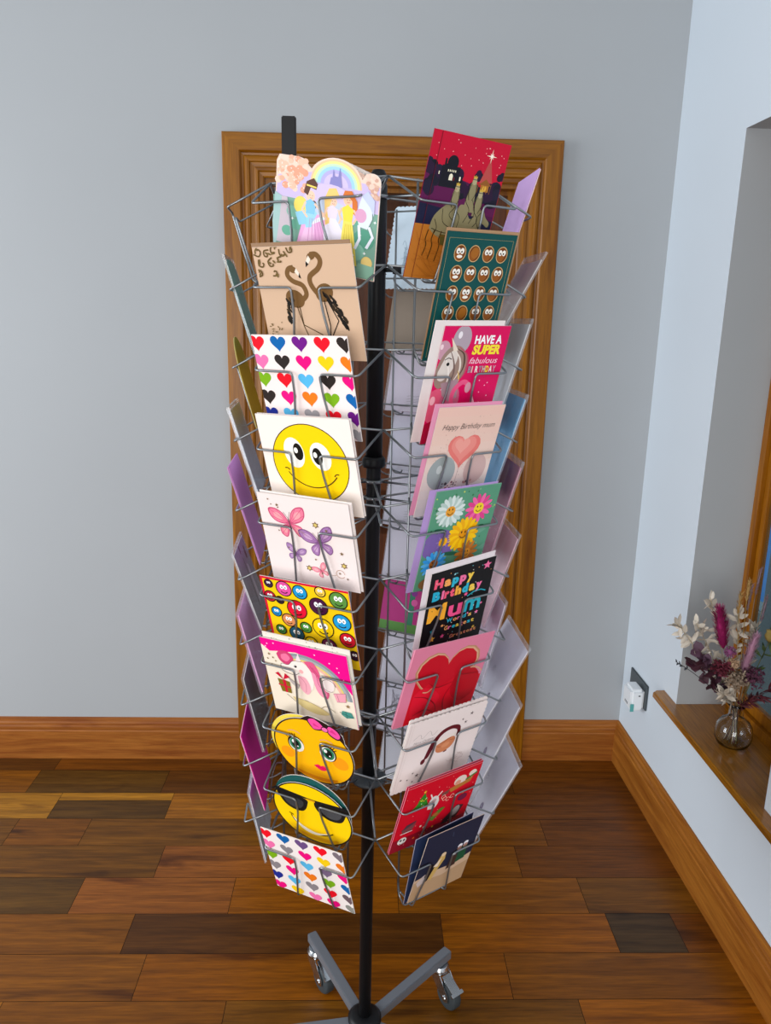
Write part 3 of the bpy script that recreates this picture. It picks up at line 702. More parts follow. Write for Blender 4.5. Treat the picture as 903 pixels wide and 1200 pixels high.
A.arc(123, 29, 7, 0, 330, .8, '#b99a86'); A.arc(66, 88, 6, 0, 200, .7, '#b99a86'); A.curve([(94, 34), (104, 24), (116, 26)], .6, '#b99a86')
me = card_mesh(rect_outline(152, 151), '#efe2de', A, '#ece7e4')
place_card('FL', 5, me, 'cream card with pink and purple butterflies and tiny gold flowers', u=-.002, roll=-.010)
place_card('FL', 5, me2, 'plain cream card showing one edge behind the butterfly card', u=.001, n=-.004, lift=.002, roll=-.014)

# round monsters on yellow
A = Art(152, 150)
A.rect(4, 0, 152, 144, '#e8c41e')
for x, y, r, c, e in ((14, 136, 6.5, '#3d2340', 0), (40, 131, 12.5, '#d85aa0', 1), (68, 130, 11.5, '#2a96c8', 1), (104, 138, 8, '#e6c45a', 0), (133, 128, 14, '#5c8a44', 1), (12, 112, 9, '#b5203c', 0), (29, 108, 6, '#2f2030', 0), (57, 96, 16, '#d81c3c', 1), (97, 110, 14.5, '#46183e', 1), (18, 84, 8, '#2a8ac0', 0), (38, 72, 11, '#d08a5c', 1), (67, 64, 9, '#4f8a3c', 1), (98, 70, 17, '#ecc816', 1), (133, 88, 14, '#2a96c8', 1), (138, 56, 12.5, '#b8182c', 1), (48, 48, 12, '#245a72', 1), (20, 50, 8, '#3c7a3a', 1), (72, 36, 10, '#ecc816', 1), (104, 38, 12, '#6c2450', 1), (146, 28, 8, '#3a1a30', 0)):
    A.ell(x, y, r+1.8, '#1c1410', n=22); A.ell(x, y, r, c, n=22); A.ell(x-r*.2, y+r*.5, r*.5, '#ffffff' if r > 30 else c, ry=r*.2)
    for d in (-1, 1): A.ell(x+d*r*.26, y+r*.22, r*.25, '#ffffff', ry=r*.33, n=10); A.ell(x+d*r*.24, y+r*.16, r*.1, '#101010', n=8)
    A.arc(x, y-r*.1, r*.55, 215, 325, r*.1+.4, '#1c1410', n=8)
me = card_mesh(rect_outline(152, 148), '#c8203c', A, '#ece7e4')
place_card('FL', 6, me, 'red-edged yellow card crowded with round coloured monster faces', u=-.002, lift=-.015, roll=.0)

# unicorn
A = Art(152, 148)
A.rect(0, 0, 152, 134, '#efe3d2')
A.poly([(0, 148), (152, 148), (152, 70), (138, 90), (118, 112), (92, 126), (62, 132), (34, 128), (14, 124), (0, 136)], '#e2148a')
for x, y in ((12, 138), (24, 141), (8, 132), (132, 120), (134, 112), (128, 104), (120, 126), (140, 98), (96, 136)): A.ell(x, y, 1.4, '#f8c4e0', n=8)
for r, c in ((78, '#8f959c'), (73, '#a9b0b2'), (68, '#e0cf7a'), (65, '#e9b9a8')): A.arc(70, 50, r, 5, 122, 5, c, n=26)
A.poly(spl([(26, 122), (34, 130), (48, 130), (56, 120), (52, 108), (40, 104), (30, 110), (26, 122)], 4), '#c84a76'); A.poly(spl([(34, 122), (44, 126), (50, 118), (42, 110), (34, 114), (34, 122)], 4), '#e77fa2')
A.poly([(58, 112), (66, 132), (70, 112)], '#f2dfe0')
A.poly(spl([(30, 96), (32, 104), (44, 104), (54, 114), (70, 116), (82, 104), (86, 84), (80, 62), (64, 60), (54, 76), (50, 90), (40, 88), (30, 96)], 4), '#f6ece4')
A.line(spl([(30, 96), (32, 104), (44, 104), (54, 114), (70, 116)], 4), .8, '#5c4a46'); A.line(spl([(30, 96), (32, 90), (44, 86), (54, 86), (62, 92)], 4), .8, '#5c4a46')
A.ell(57, 104, 2.6, '#1a1414'); A.ell(56, 105.2, .9, '#ffffff'); A.ell(66, 96, 4, '#efb6b6', n=12)
A.poly(spl([(74, 118), (90, 120), (98, 104), (100, 84), (110, 64), (104, 50), (94, 62), (86, 80), (84, 100), (74, 118)], 4), '#d9638a'); A.poly(spl([(84, 100), (92, 96), (98, 76), (106, 60), (98, 52), (88, 66), (84, 100)], 4), '#e99ab4')
A.curve([(84, 112), (92, 96), (94, 78), (104, 60)], .8, '#9c3c60'); A.curve([(88, 110), (97, 92), (99, 76)], .7, '#9c3c60')
A.poly(spl([(58, 86), (72, 84), (78, 64), (70, 50), (60, 58), (58, 72), (58, 86)], 4), '#edb0bc'); A.curve([(62, 84), (70, 72), (68, 54)], .7, '#b06078')
A.poly(spl([(104, 92), (116, 98), (122, 84), (118, 70), (106, 66), (102, 78), (104, 92)], 4), '#f3e6e2'); A.arc(112, 80, 12, 0, 300, .8, '#5c4a46')
A.poly([(118, 66), (140, 72), (138, 54), (122, 50)], '#e9a6b4'); A.line([(118, 66), (140, 72), (138, 54), (122, 50)], .7, '#9a5a6c'); A.line([(124, 66), (126, 52)], .7, '#9a5a6c')
A.poly([(38, 78), (58, 66), (54, 58), (44, 66)], '#b9b0ac'); A.line([(38, 78), (58, 66), (54, 58)], .7, '#5c4a46')
A.poly([(18, 70), (40, 68), (40, 44), (22, 44)], '#7c6a24'); A.poly([(27, 70), (33, 69), (33, 44), (29, 44)], '#c01c3a'); A.line([(18, 58), (40, 56)], 3, '#c01c3a'); A.poly([(29, 70), (16, 80), (22, 84)], '#c01c3a'); A.poly([(29, 70), (34, 84), (42, 78)], '#c01c3a')
for x, y, r in ((12, 118, 3), (18, 112, 2.4), (8, 108, 2.2), (22, 106, 2), (14, 98, 1.6), (30, 98, 1.6), (140, 46, 4.4)): A.star(x, y, r, '#8a6f4a')
A.curve([(30, 40), (50, 26), (64, 36), (84, 24), (100, 34), (116, 26)], .9, '#8d7c60'); A.poly(spl([(40, 38), (60, 36), (84, 30), (104, 18), (80, 12), (54, 20), (40, 38)], 4), '#d8c690')
A.poly([(128, 34), (144, 34), (148, 24), (134, 20), (126, 26)], '#4d8f84'); A.line([(124, 30), (146, 24)], 1, '#24504a'); A.line([(134, 34), (136, 20)], .9, '#24504a')
me = card_mesh(rect_outline(152, 148), '#ef4aa0', A, '#ece7e4')
place_card('FL', 7, me, 'pink and cream card with a pink-maned unicorn under a rainbow and a gift box', u=-.002, roll=-.003)
Ab = Art(152, 150)
for i in range(70): Ab.star(random.uniform(2, 150), random.uniform(100, 148), random.uniform(.8, 1.7), random.choice(['#9a8d84', '#b89a9a', '#7f7a7c']))
place_card('FL', 7, card_mesh(rect_outline(152, 150), '#ebe4da', Ab, '#ece7e4'), 'speckled off-white card standing just behind the unicorn card', u=.002, n=-.004, lift=.008, roll=-.005)

# die-cut girl emoji
def disc(cx, cy, r, n=44, ry=None): return [(cx+r*cos(2*pi*i/n+pi), cy+(ry or r)*sin(2*pi*i/n+pi)) for i in range(n)]
out = disc(75, 75, 75)
A = Art(150, 160, False)
A.ell(75, 75, 74.6, '#241a18', n=48); A.ell(75, 75, 72.4, '#f0b616', n=48)
A.ell(124, 66, 15, '#e89a20', n=20); A.ell(24, 56, 13, '#e89a20', n=20); A.ell(75, 18, 40, '#d98f10', ry=11)
A.ell(75, 26, 42, '#f0b616', ry=11)
for x, y, s in ((43, 82, 1), (103, 82, -1)):
    A.ell(x, y, 15.5, '#1a1413', ry=18.5); A.ell(x+s*1, y-1.5, 14, '#f4f1ea', ry=16.5); A.ell(x-s*1, y, 11, '#2f7a58', ry=14); A.ell(x-s*1, y, 7, '#0f1a16', ry=10); A.ell(x-4, y+5, 3.2, '#ffffff', ry=4.2); A.ell(x+3, y-5, 1.6, '#ffffff')
    for k in range(5): a = radians(35+k*14) if s < 0 else radians(145-k*14); A.line([(x+15*cos(a), y+18*sin(a)), (x+21*cos(a), y+25*sin(a))], 1.4, '#1a1413')
    A.arc(x, y+14, 18, 50, 130, 1.6, '#c59c8e', n=8)
A.poly(spl([(72, 42), (80, 47), (85, 44.5), (90, 47), (98, 41), (86, 34), (72, 42)], 4), '#d81c5c'); A.line([(72, 42), (85, 41.5), (98, 41)], .8, '#8c0f38')
A.poly(spl([(78, 138), (72, 152), (84, 160), (98, 152), (104, 142), (96, 134), (84, 132), (78, 138)], 4), '#2a1420'); A.poly(spl([(80, 139), (75, 151), (85, 157), (97, 150), (101, 142), (94, 136), (84, 134), (80, 139)], 4), '#ec5aa2')
A.poly(spl([(106, 140), (112, 152), (128, 146), (134, 132), (126, 122), (112, 128), (106, 140)], 4), '#2a1420'); A.poly(spl([(108, 140), (113, 149), (126, 143), (131, 132), (125, 125), (113, 131), (108, 140)], 4), '#ec5aa2')
A.ell(104, 139, 6.8, '#2a1420', ry=6); A.ell(104, 139, 5.4, '#f07ab4', ry=4.6); A.poly([(84, 142), (96, 140), (84, 148)], '#d03c86'); A.poly([(112, 138), (126, 134), (118, 144)], '#d03c86')
out = disc(75, 75, 75)[:16]; full = []
for i in range(64):
    a = -pi+2*pi*i/64; r = 75.0; x, y = 75+r*cos(a), 75+r*sin(a)
    if 0 < a < pi:
        if 66 < x < 136: r += 9.5*(1 if x > 72 and x < 132 else .5); x, y = 75+r*cos(a), 75+r*sin(a)
    full.append((x, y))
me = card_mesh(full, '#2a1c18', A, '#efe9e4')
place_card('FL', 8, me, 'round yellow girl smiley card with green eyes, red lips and pink bow', u=.002, lift=.0, roll=-.04, sc=(.965, .93))
# sunglasses emoji
A = Art(150, 152, False)
A.ell(75, 75, 74.6, '#241a10', n=48); A.ell(75, 75, 72.2, '#f2ca12', n=48); A.ell(75, 20, 44, '#e0ac10', ry=12); A.ell(75, 29, 44, '#f2ca12', ry=12)
A.poly(spl([(10, 120), (66, 112), (70, 98), (60, 78), (42, 74), (26, 82), (16, 100), (10, 120)], 4), '#141416'); A.poly(spl([(84, 112), (142, 116), (140, 96), (130, 78), (110, 74), (94, 82), (84, 98), (84, 112)], 4), '#141416')
A.poly(spl([(20, 108), (60, 104), (56, 84), (42, 80), (28, 88), (20, 108)], 4), '#3a3c40'); A.poly(spl([(92, 104), (132, 106), (128, 86), (112, 80), (98, 88), (92, 104)], 4), '#46484c')
A.line([(4, 112), (12, 120), (72, 114), (86, 114), (144, 118), (148, 108)], 4, '#141416'); A.line([(70, 112), (86, 112)], 4.2, '#d8a018')
A.arc(76, 70, 46, 196, 318, 2.2, '#2a1c08', n=24); A.poly(spl([(34, 54), (52, 36), (78, 28), (104, 36), (94, 30), (74, 21), (50, 28), (34, 54)], 4), '#f7f4ea'); A.line([(29, 62), (37, 58)], 2, '#2a1c08')
me = card_mesh(disc(75, 75, 75), '#2a1c10', A, '#efe9e4')
place_card('FL', 9, me, 'round yellow smiley card wearing black sunglasses', u=.0, lift=-.002, roll=-.02, sc=(.975, .93))
At = Art(152, 150)
for i in range(26): q_, r_ = random.uniform(0, 2*pi), random.uniform(20, 56); At.ell(75+r_*cos(q_), 76+r_*sin(q_), random.uniform(5, 11), random.choice(['#1d5c58', '#2f7a74', '#174a4a', '#3f8f84']), ry=random.uniform(3, 6), rot=random.uniform(0, 180), n=12)
place_card('FL', 9, card_mesh(disc(75, 76, 70), '#1e5553', At, '#efe9e4'), 'dark teal round card mostly hidden behind the sunglasses smiley', u=.004, n=-.004, lift=.006)
place_card('FL', 8, card_mesh(disc(75, 72, 68), '#e3cf5c', Art(150, 144), '#efe9e4'), 'plain pale yellow card tucked behind the girl smiley with the bow', u=-.006, n=-.004, lift=.002)

# ---- right-hand front column
# nativity card: red dusk sky, dark town, riders on camels
W, H = 130, 182
A = Art(W, H)
A.rect(0, 0, W, 72, '#b3712f'); A.rect(0, 70, W, 122, '#1b1c38'); A.rect(0, 118, W, H, '#b80f34')
A.poly([(0, 140), (130, 118), (130, 84), (0, 96)], '#4d1440'); A.poly([(0, 138), (30, 132), (60, 124), (100, 112), (130, 110), (130, 90), (0, 98)], '#5a1848')
for i in range(26): x, y = random.uniform(4, 126), random.uniform(138, 180); A.ell(x, y, .7, '#f2b8b4', n=6)
for x, y, r in ((6, 142, 12), (20, 130, 14), (52, 130, 14), (88, 118, 16), (112, 116, 20), (122, 124, 12), (70, 118, 12), (6, 118, 14), (86, 138, 8), (100, 142, 6), (126, 140, 8)):
    for k in range(5): A.ell(x+random.uniform(-r, r)*.5, y+random.uniform(-r, r)*.4, r*.6, random.choice(['#1a1626', '#15131f', '#2b1530', '#211a30']), n=12)
A.poly([(24, 118), (24, 144), (27, 144), (27, 152), (30, 152), (30, 146), (34, 146), (34, 150), (40, 156), (46, 150), (46, 144), (54, 144), (54, 134), (60, 134), (62, 118)], '#14131d'); A.ell(40, 148, 9, '#14131d')
for x in range(5): A.rect(34+x*3, 137, 35.6+x*3, 139.6, '#e8e2c6')
A.rect(38, 127, 44, 132, '#f2ecd4'); A.ell(41, 132, 3, '#f2ecd4'); A.rect(55, 128, 57.5, 133, '#f2ecd4'); A.rect(20, 132, 21.6, 136, '#e8e2c6'); A.rect(46, 127, 47, 131, '#8c1c20')
A.poly([(101, 162), (90, 130), (112, 132)], '#b0504c'); A.star(101, 164, 9, '#ffe9d4', .16, 4); A.star(101, 164, 5, '#fff6ea', .2, 4, rot=45); A.poly([(90, 128), (101, 136), (112, 128)], '#8c5a2a'); A.rect(94, 120, 108, 128, '#b07a34'); A.ell(101, 124, 3.4, '#d8a84c')
for i in range(5): A.line([(90+i*5.4, 130), (89+i*5.4, 118)], .8, '#8c5a2a')
kh = '#8d8464'; kd = '#5d5638'
A.poly(spl([(24, 66), (28, 82), (42, 96), (54, 100), (62, 92), (68, 100), (78, 98), (88, 84), (98, 90), (108, 98), (116, 88), (124, 82), (122, 76), (110, 80), (104, 66), (96, 56), (60, 52), (36, 58), (24, 66)], 4), kh)
A.poly([(48, 92), (51, 110), (61, 110), (64, 92)], kh); A.poly([(72, 92), (77, 122), (87, 122), (91, 92)], kh); A.poly([(90, 88), (92, 106), (102, 106), (105, 88)], kh)
for p in ([(40, 92), (44, 76), (56, 70)], [(58, 116), (60, 98), (52, 86), (62, 78)], [(80, 130), (74, 108), (84, 94), (78, 78)], [(86, 108), (94, 92), (88, 78)], [(97, 112), (92, 96), (102, 84), (96, 74)], [(28, 66), (50, 62), (80, 64), (104, 60)], [(60, 92), (70, 84), (68, 66)], [(106, 94), (100, 84), (108, 72)], [(30, 78), (36, 68), (34, 60)]): A.curve(p, .9, '#2c2818', n=4)
A.poly([(44, 60), (100, 58), (98, 44), (48, 46)], '#5c5228')
for x, l in ((22, 34), (32, 38), (44, 40), (56, 36), (92, 30), (78, 34)): A.curve([(x+2, 64), (x, 52), (x+3, 44), (x, 64-l)], 1.6, '#4c3414', n=4)
for x_, y_ in ((56, 119), (82, 131), (97, 116)):
    A.ell(x_, y_-10, 6, kh, ry=11); A.ell(x_, y_, 3.8, '#b0a684', ry=4.6); A.line([(x_-3.6, y_+2), (x_+3.6, y_+2)], 1, kd); A.poly([(x_-3, y_+3.5), (x_-3.4, y_+7), (x_-1.4, y_+5.4), (x_, y_+8), (x_+1.4, y_+5.4), (x_+3.4, y_+7), (x_+3, y_+3.5)], '#c9a94c')
    A.curve([(x_-4, y_-4), (x_-6, y_-14), (x_-3, y_-24)], .8, '#2c2818', n=4); A.curve([(x_+4, y_-4), (x_+6, y_-14), (x_+2, y_-24)], .8, '#2c2818', n=4)
A.ell(54, 118, 0.8, '#c8424a'); A.line([(13, 0), (13, 182)], .7, '#5e1320')
for i in range(14): A.curve([(random.uniform(4, 20), random.uniform(2, 60)), (random.uniform(40, 60), random.uniform(2, 60)), (random.uniform(80, 120), random.uniform(2, 44))], .35, '#9c6026', n=4)
me = card_mesh(rect_outline(W, H), '#b80f34', A, '#e8dfd8', edge='#8c1030')
place_card('FR', 1, me, 'large nativity card, red sky over a dark town with riders on camels', u=-.019, lift=-.002, roll=-.022)

# sixteen button faces on green
W, H = 122, 176
A = Art(W, H)
A.line([(5, 5), (5, 168), (117, 168), (117, 5)], .5, '#b7a06a')
for r in range(6):
    for c in range(4):
        x, y = 27+24.6*c+(1.2*r if False else 0), 149-27*r
        A.ell(x, y, 10.2, '#caa878', ry=11.2, n=22); A.ell(x, y, 9, '#6b3c14', ry=10, n=22); A.ell(x-1.5, y-2, 6.4, '#8c5420', ry=7)
        if (r, c) in ((0, 1), (3, 1)): A.ell(x+1, y+1, 6.6, '#9a6226', ry=7.4); continue
        for d in (-1, 1): A.ell(x+d*3.3, y+2.6, 3.4, '#f4efe6', ry=4, n=10); A.ell(x+d*2.6, y+1.6, 1.3, '#201408', n=8)
        if (r, c) in ((0, 0), (1, 0), (2, 1)): A.ell(x, y-4.5, 5, '#f4efe6', ry=2.2, n=10)
me = card_mesh(rect_outline(W, H), '#0e4a48', A, '#e9e2dc', edge='#0c403e')
place_card('FR', 2, me, 'dark green card with rows of small round brown faces, kraft envelope behind', u=.013, lift=.002, roll=.022, env=('#b08a66', 1.5, 2, 128, 178))

# have a super fabulous birthday
W, H = 120, 174
A = Art(W, H)
def balloon(x, y, r, c, hl, ry=None):
    A.ell(x, y, r, c, ry=ry or r*1.15, n=26); A.ell(x-r*.3, y+r*.4, r*.22, hl, ry=r*.32)
    A.poly([(x-2, y-(ry or r*1.15)-2), (x+2, y-(ry or r*1.15)-2), (x, y-(ry or r*1.15)+1)], c)
balloon(35, 155, 16, '#b2a3ac', '#efe8ec', 20); balloon(6, 140, 12, '#c79ba9', '#f0d8dc'); balloon(12, 58, 21, '#d8617e', '#f2bcc4', 26); balloon(36, 66, 17, '#c86a86', '#eebcc8', 24)
A.poly(spl([(0, 112), (8, 134), (22, 146), (38, 144), (50, 130), (52, 112), (48, 100), (40, 96), (24, 92), (12, 84), (2, 92), (0, 112)], 4), '#9b8378')
A.poly(spl([(4, 108), (14, 132), (28, 140), (34, 128), (28, 110), (16, 96), (6, 98), (4, 108)], 4), '#ded4cc'); A.poly([(24, 138), (16, 158), (32, 140)], '#e6d9c8')
for p, c in (([(30, 142), (44, 134), (48, 116), (42, 100)], '#5a4038'), ([(26, 140), (38, 128), (42, 110), (34, 94)], '#e6dad0'), ([(34, 144), (50, 132), (54, 112), (46, 96)], '#b05668'), ([(20, 138), (30, 120), (32, 102), (24, 88)], '#77605a'), ([(12, 130), (22, 112), (24, 94), (16, 82)], '#efe6de'), ([(40, 110), (44, 96), (38, 84)], '#d2b06a')): A.curve(p, 3.4, c, n=5, taper=True)
A.ell(19, 120, 2.6, '#151112'); A.curve([(12, 126), (18, 129), (24, 127)], 1.2, '#3a2a28', n=3)
A.poly([(14, 92), (44, 98), (48, 70), (34, 64), (20, 74)], '#a88c94')
A.curve([(50, 52), (40, 62), (40, 80), (52, 92), (62, 90), (66, 80)], 7.5, '#e2618a'); A.ell(65, 84, 5.5, '#d8a0ae', ry=8); A.ell(60, 42, 24, '#e2618a', ry=13, rot=-6); A.ell(64, 38, 16, '#cc3f70', ry=7, rot=-8); A.curve([(44, 56), (60, 44), (80, 52)], 6, '#e98aa8')
for x in (56, 66): A.line([(x, 32), (x+2, 0)], 1.6, '#e2618a')
A.poly([(0, 30), (20, 40), (30, 20), (10, 0), (0, 0)], '#a5153c')
for x, y in ((76, 88), (84, 94), (96, 86), (88, 76), (74, 76), (100, 90), (92, 60), (94, 52), (84, 40), (104, 70)): A.star(x, y, 1.6, '#f8c8dc', .4, 4)
A.poly([(78, 70), (84, 60), (80, 50), (74, 58)], '#f2c0cc')
A.text('HAVE A', 58, 149, 50, 11.5, '#ffffff', .035); A.text('SUPER', 57, 134, 52, 12.5, '#f4e048', .05, shear=.12)
fb = '#f8d8e4'
A.text('fabulous', 55, 120, 52, 9, fb, .0, shear=.35)
for i, (ch, c) in enumerate(zip('BIRTHDAY', ('#9a8fa0', '#e9c8c4', '#f4ece6', '#a08a98', '#c8c0b8', '#f0dc4c', '#f4ece6', '#d0a8b8'))): A.text(ch, 57+i*6.5, 107, 5.6 if ch != 'I' else 1.8, 9, c, .035)
me = card_mesh(rect_outline(W, H), '#cf0a5c', A, '#efe6e4', edge='#e8c8d4')
place_card('FR', 3, me, 'magenta HAVE A SUPER fabulous BIRTHDAY card with unicorn and flamingo, white envelope', u=.013, lift=-.004, roll=.012, env=('#ece2de', -14, 3, 124, 178))

# happy birthday mum, heart balloon
W, H = 122, 173
A = Art(W, H)
for i in range(12): A.rect(0, H*i/12, W, H*(i+1)/12+.2, ['#d9d3d0', '#ddd5d0', '#e0d5cf', '#e2d4cc', '#e4d2c9', '#e6d0c6', '#e7cec2', '#e8ccc0', '#e8c9bc', '#e8c7ba', '#e9c6b8', '#e9c5b7'][i])
for i in range(150):
    x, y = random.gauss(61, 34), random.gauss(88, 32); A.ell(x, y, random.uniform(.3, .8), random.choice(['#c08a80', '#a8908a', '#cfa69c']), n=5)
A.ell(31, 70, 25, '#9fa6a5', ry=27, n=26); A.ell(94, 72, 21, '#cdb0aa', ry=25, n=26); A.ell(26, 76, 5, '#c6cac8', ry=7)
A.heart(62, 106, 60, '#df7f78'); A.heart(61, 109, 46, '#e5938a'); A.heart(58, 113, 28, '#ea a49a'.replace(' ', '')); A.line([(62, 84), (60, 40)], .6, '#a88a84'); A.poly([(59, 80), (65, 80), (62, 86)], '#c77f78')
A.curve([(32, 45), (44, 36), (58, 28)], .5, '#a88a84'); A.curve([(92, 48), (78, 38), (62, 28)], .5, '#a88a84')
for i in range(34): A.ell(random.uniform(36, 92), 46+random.uniform(-6, 8), random.uniform(1, 2.6), random.choice(['#7c4650', '#57434a', '#a86a70', '#403a3c', '#b98a86']), n=7)
A.text('Happy Birthday mum', 13, 139, 96, 8.5, '#3f2f2f', -.012, shear=.35)
me = card_mesh(rect_outline(W, H), '#e6cbbf', A, '#efe6e4')
place_card('FR', 4, me, 'peach card with heart balloon reading Happy Birthday mum, pink envelope behind', u=.006, lift=0, roll=-.006, env=('#e596b4', -7, 3, 124, 175))

# daisies with faces
W, H = 122, 172
A = Art(W, H)
A.ell(26, 80, 30, '#7d64a0', ry=26); A.rect(10, 58, 56, 98, '#7a629e')
for i in range(90): A.ell(random.uniform(2, 120), random.uniform(2, 170), random.uniform(.8, 2.2), random.choice(['#39744e', '#9cb66a', '#2f6444', '#c2cf70', '#7fa88a']), n=6)
for x, y, r in ((24, 104, 12), (54, 60, 14), (96, 100, 12)): A.ell(x, y, r, '#2c5f48', ry=3.5, rot=random.uniform(-20, 30))
for x, y, s in ((92, 92, 1), (104, 60, 1.2), (60, 28, 1)): A.poly([(x, y), (x+14*s, y+8), (x+24*s, y+2), (x+12*s, y-4)], '#6f9f88')
A.flower(34, 136, 26, '#dbe6e2', '#e0a03c', 20, .34, '#b9ccc6'); A.flower(88, 134, 25, '#ec6fa8', '#ecd03c', 14, .38, '#d84a8c'); A.flower(70, 92, 29, '#f2c41c', '#e0981c', 20, .3, '#e8ac14'); A.flower(34, 84, 13, '#8f78b0', '#f0b02c', 8, .62)
A.flower(26, 46, 23, '#3f9ad8', '#a8682c', 16, .36, '#67b6e6'); A.flower(86, 56, 22, '#b5702c', '#d89434', 12, .38, '#c47c34'); A.flower(76, 18, 22, '#e8e0c0', '#e0a03c', 14, .36); A.ell(22, 12, 16, '#84603c', ry=10)
me = card_mesh(rect_outline(W, H), '#5c9478', A, '#efe6e4', edge='#9cc0a8')
place_card('FR', 5, me, 'green card of colourful daisies with smiling faces, lilac envelope behind', u=.010, lift=-.004, roll=.006, env=('#b394cc', -9, -1, 128, 176))

# black birthday mum
W, H = 122, 164
A = Art(W, H)
pal = ['#e87aa4', '#3ab0c8', '#eeb04c', '#e8607c', '#e8b86c']
def word(t, x, y, w, h, cols, bold=.05, adv=None, rot=0):
    ws = adv or [1]*len(t); tot = sum(ws); xx = x
    for ch, k, c in zip(t, ws, cols):
        cw = w*k/tot; A.text(ch, xx, y+(xx-x)*math.tan(radians(rot)), cw*.86, h, c, bold); xx += cw
word('Happy', 9, 134, 76, 15, ('#e8607c', '#eea860', '#3ab0c8', '#e87aa4', '#eecb5c'), .07, [1.3, 1, 1, 1, 1]); word('Birthday', 9, 111, 96, 15, ('#2fa8c4', '#e87aa4', '#e8607c', '#e8607c', '#eeb04c', '#3ab0c8', '#eecb5c', '#e87aa4'), .07, [1.25, .45, .75, .75, 1, 1, 1, 1])
word('Mum', 6, 70, 108, 31, ('#efac3c', '#e85a8c', '#2fa8b8'), .03, [1.3, 1, 1.25]); A.line([(78, 100), (90, 106), (104, 106), (114, 101)], 2, '#2fa8b8')
word("World's", 46, 58, 50, 8, ('#3ab0c8', '#e8a46c', '#e87aa4', '#eecb5c', '#3ab0c8', '#e87aa4', '#e8b86c'), .02, [1.5, 1, .7, .4, 1, .4, .9]); word('Greatest', 44, 44, 60, 8, ('#e8a46c', '#e87aa4', '#3ab0c8', '#eecb5c', '#e87aa4', '#e8a46c', '#3ab0c8', '#eecb5c'), .02)
word('Greatest', 58, 24, 54, 7, ['#e8947c', '#e8a46c']*4, .02); word("World's", 20, 10, 50, 7, ['#c87a88', '#e8a46c']*4, .02)
for x, y, r, c in ((106, 152, 8.5, '#e87aa4'), (74, 106, 4.5, '#e86a94'), (104, 62, 4.5, '#e87aa4'), (20, 50, 5, '#3ab0c8'), (22, 34, 6.5, '#e8b04c'), (42, 34, 5, '#d85a8c'), (38, 56, 3.4, '#e8a46c'), (104, 32, 3.6, '#e8c45c'), (110, 78, 3, '#e87aa4'), (44, 152, 2.6, '#9ad0d8')): A.star(x, y, r, c, .45)
for i in range(34): A.ell(random.uniform(3, 119), random.uniform(3, 160), .9, random.choice(['#e8e2d8', '#7ac0c8', '#e8a46c']), n=6)
me = card_mesh(rect_outline(W, H), '#0d0c0e', A, '#efe6e4', edge='#efe9e6')
place_card('FR', 6, me, 'black card with bright letters reading Happy Birthday Mum, white envelope behind', u=.021, lift=.0, roll=.085, env=('#e6dcdf', -6, 7, 130, 166))

# red satin heart on pink
W, H = 158, 156
A = Art(W, H)
A.poly([(20, 0), (W, 0), (W, 70), (20, 95)], '#c60f28')
A.heart(78, 92, 128, '#b98a6a'); A.heart(78, 92, 122, '#d6a88c'); A.heart(78, 91, 117, '#b80c24')
A.poly([(20, 0), (26, 62), (48, 78), (78, 66), (110, 84), (150, 70), (158, 0)], '#c40e26')
A.poly(spl([(104, 86), (130, 92), (152, 74), (156, 40), (130, 22), (104, 40), (98, 64), (104, 86)], 5), '#a80a1e'); A.poly(spl([(24, 60), (40, 72), (64, 62), (80, 40), (60, 14), (34, 10), (24, 36), (24, 60)], 5), '#cf1a34')
for p in ([(26, 58), (50, 50), (74, 30), (84, 4)], [(98, 62), (90, 40), (96, 14), (110, 2)], [(50, 78), (70, 66), (98, 70)], [(104, 88), (118, 80), (152, 76)], [(34, 18), (56, 24), (78, 12)]): A.curve(p, 2.4, '#8a0a18', n=6, taper=True)
A.curve([(40, 64), (50, 62), (58, 68)], 2, '#d6a88c'); A.curve([(128, 92), (144, 88), (156, 78)], 2.6, '#d6a88c')
me = card_mesh(rect_outline(W, H), '#d8849c', A, '#efe6e4', edge='#e8a4b8')
place_card('FR', 7, me, 'pink card with a large glossy red heart and beige outline', u=-.006, lift=.0, roll=-.035, env=('#e592b0', -2, 2, 156, 153))

# santa, scalloped white
W, H = 155, 150
A = Art(W, H, False)
A.poly(spl([(50, 56), (54, 80), (60, 98), (74, 114), (94, 118), (110, 112), (114, 96), (108, 90), (106, 104), (92, 110), (76, 104), (68, 90), (62, 70), (58, 60), (50, 56)], 4), '#5c1420')
A.ell(50, 54, 4.5, '#5c1420', ry=6); A.poly([(66, 92), (106, 100), (104, 88), (70, 78)], '#f0e4dc')
A.poly(spl([(70, 82), (98, 92), (108, 84), (102, 68), (84, 62), (72, 68), (70, 82)], 4), '#c8825c'); A.ell(90, 77, 8, '#d4936c', ry=5, rot=15); A.curve([(76, 84), (84, 84), (90, 88), (98, 90)], 1.2, '#8a4c34', n=4); A.ell(93, 62, 4, '#6c3a38', ry=1.8, rot=15); A.curve([(72, 78), (80, 76)], 1, '#8a4c34'); A.curve([(96, 86), (104, 84)], 1, '#8a4c34')
for x, y, r in ((128, 132, 4.6), (120, 116, 4), (112, 124, 3), (14, 27, 3.2), (28, 22, 2.6), (36, 34, 2.6), (46, 26, 5), (120, 30, 2.4), (40, 14, 3)): A.star(x, y, r, '#3c1c24', .3, 5)
A.curve([(16, 112), (28, 120), (34, 110), (46, 122), (54, 110), (62, 118)], .5, '#9a8e8c', n=5); A.text('Merry Christmas', 18, 102, 42, 5, '#9a8e8c', -.01, shear=.3)
